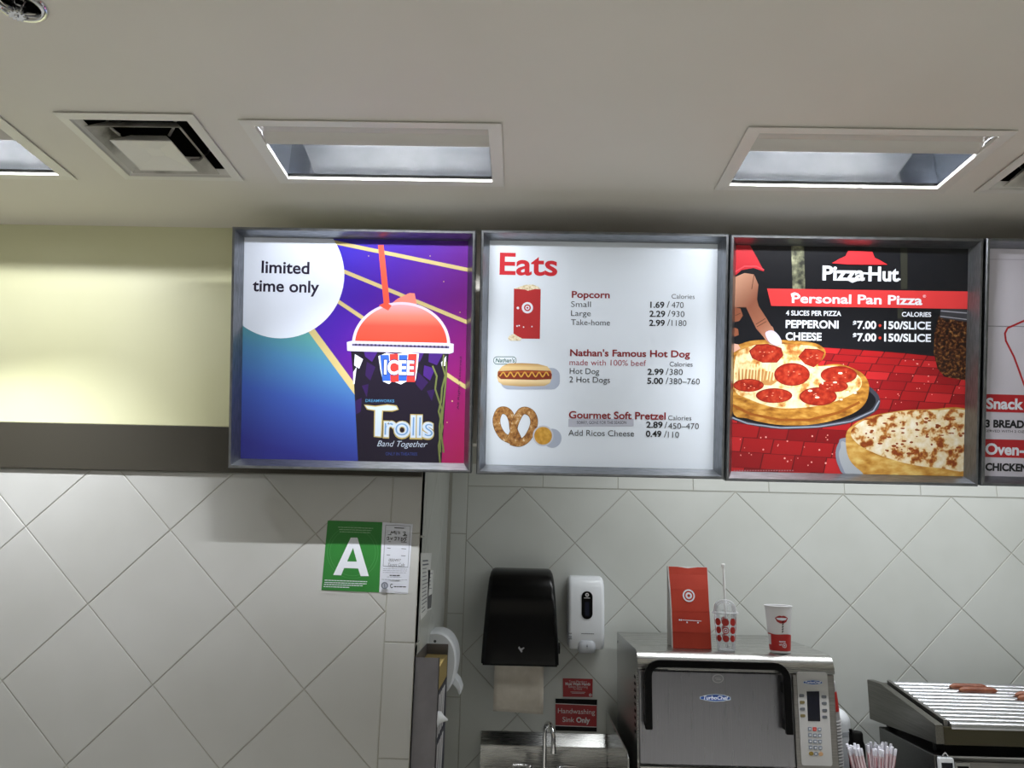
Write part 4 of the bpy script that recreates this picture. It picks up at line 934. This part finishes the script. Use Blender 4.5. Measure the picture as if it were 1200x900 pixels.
# wraps artwork on cones
def cone_print(cx, cy, z0, r0, z1, r1, face):
    def place(u, v, k):
        r = r0+(r1-r0)*(v-z0)/(z1-z0)+.0006+.00015*k; an = face+u/r
        return (cx+r*math.cos(an), cy+r*math.sin(an), v)
    return place
def subdiv(pts, n=4):
    out = []
    for i in range(len(pts)):
        A, B = Vector(pts[i-1]), Vector(pts[i]); out += [tuple(A.lerp(B, k/n)) for k in range(n)]
    return out
class CPrint(Print):
    def fan(s, pts, m):       # fine fan so that the print follows the curved side
        pts = subdiv(pts, 3); c = Vector((sum(p[0] for p in pts)/len(pts), sum(p[1] for p in pts)/len(pts))); n = len(pts); rr = [0, .25, .5, .75, 1]
        V = []; F = []
        for r in rr[1:]: V += [s.place(*(c+(Vector(p)-c)*r), s.lay) for p in pts]
        V.append(s.place(c.x, c.y, s.lay)); ci = len(V)-1
        for i in range(n): F.append((ci, i, (i+1) % n))
        for q in range(3):
            for i in range(n): F.append((q*n+i, (q+1)*n+i, (q+1)*n+(i+1) % n, q*n+(i+1) % n))
        s.mb.mesh(V, F, s.mi(m)); s.lay += 1
CLEAR = clear_mat('clear_plastic', (.96, .97, .98), .10)
DOT = mat('dot_red', 'b22a26', .4)
def dotted_cup(cx, cy, z0, h, r0, r1, root, lid=True):
    mb = MB(); mb.lathe([(.001, .002), (r0-.002, .002), (r0, .0), (r0+.0005, .006), (r1, h-.004), (r1+.0025, h-.002), (r1+.0025, h)], (cx, cy, z0), 36); mb.build('cup_body', CLEAR, root, smooth=50, recalc=False)
cx, cy = .722, 2.772; cz = OZT+.0005
t = thing('clear_cup', (cx, cy, cz), 'clear plastic cup with red dots and domed lid on the oven', 'cup')
dotted_cup(cx, cy, cz, .124, .030, .0385, t)
face = math.atan2(-cy, -cx)
a = CPrint(lambda u, v: (u, v), cone_print(cx, cy, cz, .030, cz+.124, .0385, face))
for k in range(-4, 4):
    for j, zz in enumerate((.040, .0675, .095)):
        rz = .030+.0085*zz/.124
        a.fan(circ(k*2*PI/8*rz, cz+zz, (.0112, .0120, .0128)[j], n=16), DOT); a.lay = 1
a.lay = 3; a.fan(circ(0, cz+.0675, .0088, n=20), WHITE); a.fan(circ(0, cz+.0675, .0062, n=18), DOT); a.fan(circ(0, cz+.0675, .0032, n=14), WHITE)
a.done('dot_print', t, local=False)
mb = MB(); dz = cz+.124
mb.lathe([(.0425, -.004), (.0455, -.002), (.0455, .003), (.0400, .004), (.0392, .010)]+[(.0385*math.cos(q*PI/2/9)+.004*math.sin(q*PI/2/9), .010+.036*math.sin(q*PI/2/9)) for q in range(1, 10)], (cx, cy, dz), 36)
mb.build('dome_lid', clear_mat('clear_lid', (.95, .96, .98), .14), t, smooth=50, recalc=False)
mb = MB(); mb.tube([(cx+.003, cy+.001, cz+.006), (cx+.001, cy, cz+.15), (cx, cy, cz+.275)], .0045, 14); mb.tube([(cx, cy, cz+.275), (cx-.0005, cy, cz+.283), (cx-.001, cy-.001, cz+.291)], [.0046, .0062, .0068], 14)
tag(mb.build('drinking_straw', clear_mat('straw_plastic', (.9, .9, .94), .85), origin=(cx, cy, cz+.006), smooth=50), 'white translucent spoon straw standing in the clear dotted cup', 'straw')
# paper cup
cx, cy = .901, 2.748; ph = .156
t = thing('paper_cup', (cx, cy, cz), 'white and red paper cup with a lips print on the oven', 'cup')
mb = MB(); r0, r1 = .0335, .0445
mb.lathe([(.001, .005), (r0-.003, .005), (r0-.002, .0), (r0, .0), (r1, ph-.004), (r1+.0022, ph-.004), (r1+.0028, ph-.0015), (r1+.0015, ph), (r1-.001, ph-.001), (r0-.001, .012), (.001, .012)], (cx, cy, cz), 44); mb.build('cup_body', mat('cup_white', 'dcdce0', .4), t, smooth=40, recalc=False)
face = math.atan2(-cy, -cx)+.15
a = CPrint(lambda u, v: (u, v), cone_print(cx, cy, cz, r0, cz+ph, r1, face))
def band(u0, u1, zl, zh, m, n=40):
    V = []; F = []
    for i in range(n+1):
        u = u0+(u1-u0)*i/n; V += [a.place(u, cz+zl(u), a.lay), a.place(u, cz+zh(u), a.lay)]
        if i: F.append((2*i-2, 2*i, 2*i+1, 2*i-1))
    a.mb.mesh(V, F, a.mi(m)); a.lay += 1
CUR = mat('cup_red', 'b4201e', .4)
band(-.037, .118, lambda u: .007, lambda u: .062+.003*math.sin(u*60)-.004*u/.04, CUR)
band(-.060, -.037, lambda u: .007, lambda u: .026, CUR); band(-.060, -.037, lambda u: .060, lambda u: .064, CUR)
lc = (.004, cz+.112)
a.fan([(lc[0]-.023, lc[1]+.004), (lc[0]-.014, lc[1]+.010), (lc[0]-.006, lc[1]+.0125), (lc[0], lc[1]+.0105), (lc[0]+.006, lc[1]+.0125), (lc[0]+.014, lc[1]+.010), (lc[0]+.023, lc[1]+.004), (lc[0]+.016, lc[1]-.008), (lc[0]+.006, lc[1]-.0135), (lc[0]-.006, lc[1]-.0135), (lc[0]-.016, lc[1]-.008)], mat('lip_red', '9c1c20', .4))
a.fan([(lc[0]-.019, lc[1]+.004), (lc[0], lc[1]+.0055), (lc[0]+.019, lc[1]+.004), (lc[0]+.013, lc[1]-.002), (lc[0], lc[1]-.004), (lc[0]-.013, lc[1]-.002)], WHITE)
for k in range(5):
    zz = lc[1]-.008-k*.008; a.fan([(lc[0]+.001-k*.0006, zz), (lc[0]+.006-k*.0006, zz+.004), (lc[0]+.006-k*.0006, zz-.0005), (lc[0]+.001-k*.0006, zz-.0045)], BLACKM)
a.text('taste', (-.008, cz+.036), (.014, cz+.036), .0065, WHITE, .02); a.text('of', (-.008, cz+.026), (.001, cz+.026), .0065, WHITE, .02)
a.fan(circ(.010, cz+.026, .0078, n=20), WHITE); a.fan(circ(.010, cz+.026, .0056, n=18), CUR); a.fan(circ(.010, cz+.026, .0026, n=14), WHITE)
a.done('cup_print', t, local=False)

# ------------------------------------------------------------------ beside the oven
scx, scy = 1.124, 2.95
first = None; CAP_N = 24
for k in range(CAP_N):
    z = .8+k*.0105
    if first is None:
        first = thing('stacked_cup', (scx, scy, z), 'upside-down clear red-dotted cup in the stack right of the oven', 'cup', 'upturned cups in the stack')
        mb = MB(); mb.lathe([(.0475, .0), (.0490, .002), (.0490, .005), (.0465, .006), (.036, .135), (.034, .137), (.001, .137)], (scx, scy, z), 28); mb.build('cup_body', clear_mat('cup_stack_plastic', (.9, .88, .88), .3), first, smooth=40, recalc=False)
        mb = MB(); mb.lathe([(.0496, .0018), (.0496, .0050)], (scx, scy, z), 28); mb.build('rim', mat('cup_rim', 'f0eef0', .35), first, recalc=False)
        mb = MB(); mb.lathe([(.0448, .035), (.0394, .102)], (scx, scy, z), 28); mb.build('print_band', mat('dot_red', 0), first, recalc=False)
    else:
        c = copy_tree(first); c.location = (scx+random.uniform(-.0006, .0006), scy, z)
        if k == CAP_N-1: c['label'] = 'topmost upside-down cup of the stack beside the oven'
t = thing('white_jar', (1.217, 3.12, .8), 'white round-shouldered plastic jar behind the cup stack', 'jar')
mb = MB(); mb.lathe([(.001, 0), (.055, 0), (.057, .01), (.057, .20)]+[(.057*math.cos(q*PI/2/8)+.001, .20+.055*math.sin(q*PI/2/8)) for q in range(1, 9)], (1.217, 3.12, .8), 32); mb.build('jar_body', WHITEP, t, smooth=60)
mb = MB(); mb.lathe([(.0578, .16), (.0578, .175)], (1.217, 3.12, .8), 32); mb.build('jar_seam', mat('jar_seam_grey', 'b4b8c0', .4), t)
t = thing('black_bottle', (1.243, 2.99, .8), 'small black capped bottle behind the wrapped straws', 'bottle')
mb = MB(); mb.lathe([(.001, 0), (.028, 0), (.029, .006), (.029, .15), (.024, .165), (.024, .19), (.020, .196), (.001, .197)], (1.243, 2.99, .8), 24); mb.build('bottle_body', BLACKM, t, smooth=50)
mb = MB(); mb.tube([(1.225, 2.985, .985), (1.222, 2.984, 1.005)], .006, 10); mb.build('cap', BLACKP, t)

# straws in two holders
WRAP = noise_mat('straw_wrap', [(.3, 'c9b4ba'), (.7, 'd8c6ca')], 30, .6); WTIP = mat('straw_wrap_tip', 'dadae4', .6); PINK = mat('straw_stripe', 'a4505e', .6)
def straw_bundle(cx, cy, zt, lean, spread, n, lab_h, lab_s, grp):
    h = thing('straw_holder', (cx-lean[0]*.8, cy, .8), lab_h, 'straw holder')
    bx_, by_ = cx-lean[0]*.8, cy
    mb = MB(); mb.lathe([(.001, .0015), (.032, .0015), (.034, 0), (.036, .09), (.0375, .092), (.034, .092), (.032, .004)], (bx_, by_, .8), 28); mb.build('holder_cup', BLACKM, h, smooth=50, recalc=False)
    mb = MB(); mb.lathe([(.0365, .070), (.0372, .071), (.0372, .078), (.0365, .079)], (bx_, by_, .8), 28); mb.build('holder_rim', STEEL_DK, h)
    proto = None
    L = zt-.806
    mbp = MB(); mbp.tube([(0, 0, 0), (0, 0, L-.022)], .0042, 8, 0); mbp.tube([(0, 0, L-.022), (.0005, 0, L-.006), (.0005, 0, L)], [.0044, .005, .0042], 8, 1)
    for q in range(2): mbp.box(-.0012+q*.0, .0012, -.0046, -.0038, .02, L-.028, 2)
    for k in range(n):
        a_ = k*2.399; r = math.sqrt((k+.5)/n)
        px_, py_ = r*math.cos(a_), r*math.sin(a_)
        base = Vector((bx_+px_*.022, by_+py_*.022, .806)); tip = Vector((cx+px_*spread, cy+py_*spread*.8, zt+random.uniform(-.012, .008)))
        if proto is None:
            proto = mbp.build('wrapped_straw', [WRAP, WTIP, PINK]); o = proto
        else: o = proto.copy(); COL.objects.link(o)
        tag(o, lab_s, 'straw', grp)
        d = tip-base; o.location = base; o.rotation_euler = d.to_track_quat('Z', 'Y').to_euler(); o.scale = (1, 1, d.length/L)
straw_bundle(1.236, 2.78, 1.000, (.02, 0), .052, 30, 'black straw holder between oven and roller grill, right one', 'paper-wrapped straw in the bundle nearest the roller grill', 'wrapped straws near the roller grill')
straw_bundle(1.128, 2.74, 1.004, (-.045, 0), .026, 16, 'black straw holder close to the oven, left one', 'paper-wrapped straw leaning in the bundle nearest the oven', 'wrapped straws near the oven')

# ------------------------------------------------------------------ roller grill on its bun drawer
GXL, GXR, GF, GB = 1.386, 2.36, 2.700, 3.195
t = thing('bun_warmer', (1.87, 2.72, .80), 'dark stainless bun drawer cabinet under the roller grill', 'bun warmer')
mb = MB(); mb.box(GXL, GXR, 2.722, 3.12, .802, .988); mb.build('cabinet', noise_mat('dark_steel', [(.3, '6a6a68'), (.7, '7a7a78')], 8, .35, 1, (1, 30, 30)), t, bevel=.003)
mb = MB(); mb.box(GXL+.02, GXR-.02, 2.712, 2.723, .82, .972); dr = mb.build('drawer', STEEL_DK, t, bevel=.003)
mb = MB(); mb.box(GXL+.006, GXR, 2.716, 2.724, .983, .988); mb.build('top_trim', CHROME, t)
t = thing('roller_grill', (1.87, GF, .99), 'slanted stainless hot dog roller grill at lower right', 'roller grill')
side = [(GF, .9995+.027), (GF, 1.088), (GB-.11, 1.150), (GB, 1.146), (GB, .998)]
mb = MB(); mb.prism(side, 'x', GXL, GXL+.028); mb.build('side_panel', noise_mat('grill_side_steel', [(.3, '6e6c66'), (.7, '807e78')], 7, .36, 1, (30, 1, 30)), t, bevel=.003)
mb = MB(); mb.prism(side, 'x', GXR-.028, GXR); mb.build('side_panel', MATS['grill_side_steel'], t, bevel=.003)
mb = MB(); mb.box(GXL+.028, GXR-.028, GF+.004, GF+.018, 1.024, 1.080); mb.build('front_panel', mat('grill_front_brown', '4c4838', .35, .7), t, bevel=.002)
mb = MB(); mb.prism([(GF+.02, 1.03), (GF+.02, 1.042), (GB-.02, 1.075), (GB-.02, 1.063)], 'x', GXL+.028, GXR-.028); mb.build('drip_tray', BLACKM, t); mb = MB(); mb.box(GXL+.028, GXR-.028, GB-.012, GB, .998, 1.136); mb.build('rear_panel', STEEL_DK, t)
# inner guide strip along the side
s0, s1 = Vector((GF+.02, 1.088)), Vector((GB-.085, 1.148))
mb = MB(); mb.prism([(s0.x, s0.y+.012), (s1.x, s1.y+.012), (s1.x, s1.y-.02), (s0.x, s0.y-.02)], 'x', GXL+.040, GXL+.054); mb.build('guide_rail', STEEL_DK, t, bevel=.002)
NR = 12
ROLL = noise_mat('roller_steel', [(.3, 'c8cad0'), (.7, 'dadce2')], 6, .22, 1)
rp = []
for k in range(NR):
    q = Vector((GF+.018, 1.080)).lerp(Vector((GB-.075, 1.138)), k/(NR-1)); rp.append(q)
    mb = MB(); mb.tube([(GXL+.056, q.x, q.y), (GXR-.04, q.x, q.y)], .0155, 20); mb.build('roller', ROLL, t, smooth=60)
for lx in (GXL+.03, GXR-.05):
    for y0, z1 in ((GF+.06, 1.036), (GB-.10, 1.064)): mb = MB(); mb.box(lx, lx+.025, y0, y0+.025, .9885, z1); mb.build('leg', BLACKM, t)
# hot dogs lying between rollers
SAUS = noise_mat('hot_dog_skin', [(.3, '6a3826'), (.55, '844a34'), (.75, 'a0684c')], 40, .35, bump=.15)
def hotdog(x0, x1, k, label):
    q = (rp[k]+rp[k+1])/2; y, z = q.x, q.y+.0185; r = .0125
    pts = []; rad = []
    for i in range(15):
        s_ = i/14; e_ = min(s_, 1-s_)*14
        pts.append((x0+(x1-x0)*s_, y+.001*math.sin(s_*PI), z)); rad.append(r*(math.sin(min(e_/2.2, 1)*PI/2)*.85+.15))
    mb = MB(); mb.tube(pts, rad, 14); o = mb.build('hot_dog', SAUS, origin=((x0+x1)/2, y, z-r), smooth=70)
    tag(o, label, 'hot dog', 'hot dogs on the roller grill')
hotdog(1.640, 1.785, 9, 'grilled hot dog furthest back on the rollers')
hotdog(1.655, 1.800, 8, 'grilled hot dog just in front of the rearmost one')
hotdog(1.84, 1.985, 7, 'rear hot dog of the pair at the right picture edge')
hotdog(1.825, 1.975, 6, 'front hot dog of the pair at the right picture edge')
# two clip-on timers
t = thing('digital_timer', (1.42, 2.72, .93), 'white digital timer with a wire clip on the bun cabinet', 'timer')
mb = MB(); mb.prism(rrect(1.388, .925, 1.436, .987, .006), 'y', 2.695, 2.7115); mb.build('timer_case', WHITEP, t, bevel=.002)
mb = MB(); mb.box(1.394, 1.430, 2.6935, 2.697, .950, .972); mb.build('timer_screen', mat('lcd_dark', 0), t)
mb = MB(); mb.tube([(1.402+.022*q/6, 2.703, .986+.014*math.sin(q*PI/6)) for q in range(7)], .0022, 8); mb.build('clip', CHROME, t, smooth=50)
t = thing('thermometer', (1.46, 2.72, .91), 'grey square thermometer beside the white timer', 'thermometer')
mb = MB(); mb.prism(rrect(1.440, .905, 1.490, .973, .005), 'y', 2.698, 2.7115); mb.build('case', STEEL, t, bevel=.002)
mb = MB(); mb.box(1.447, 1.483, 2.6965, 2.700, .93, .962); mb.build('screen', BLACKP, t)
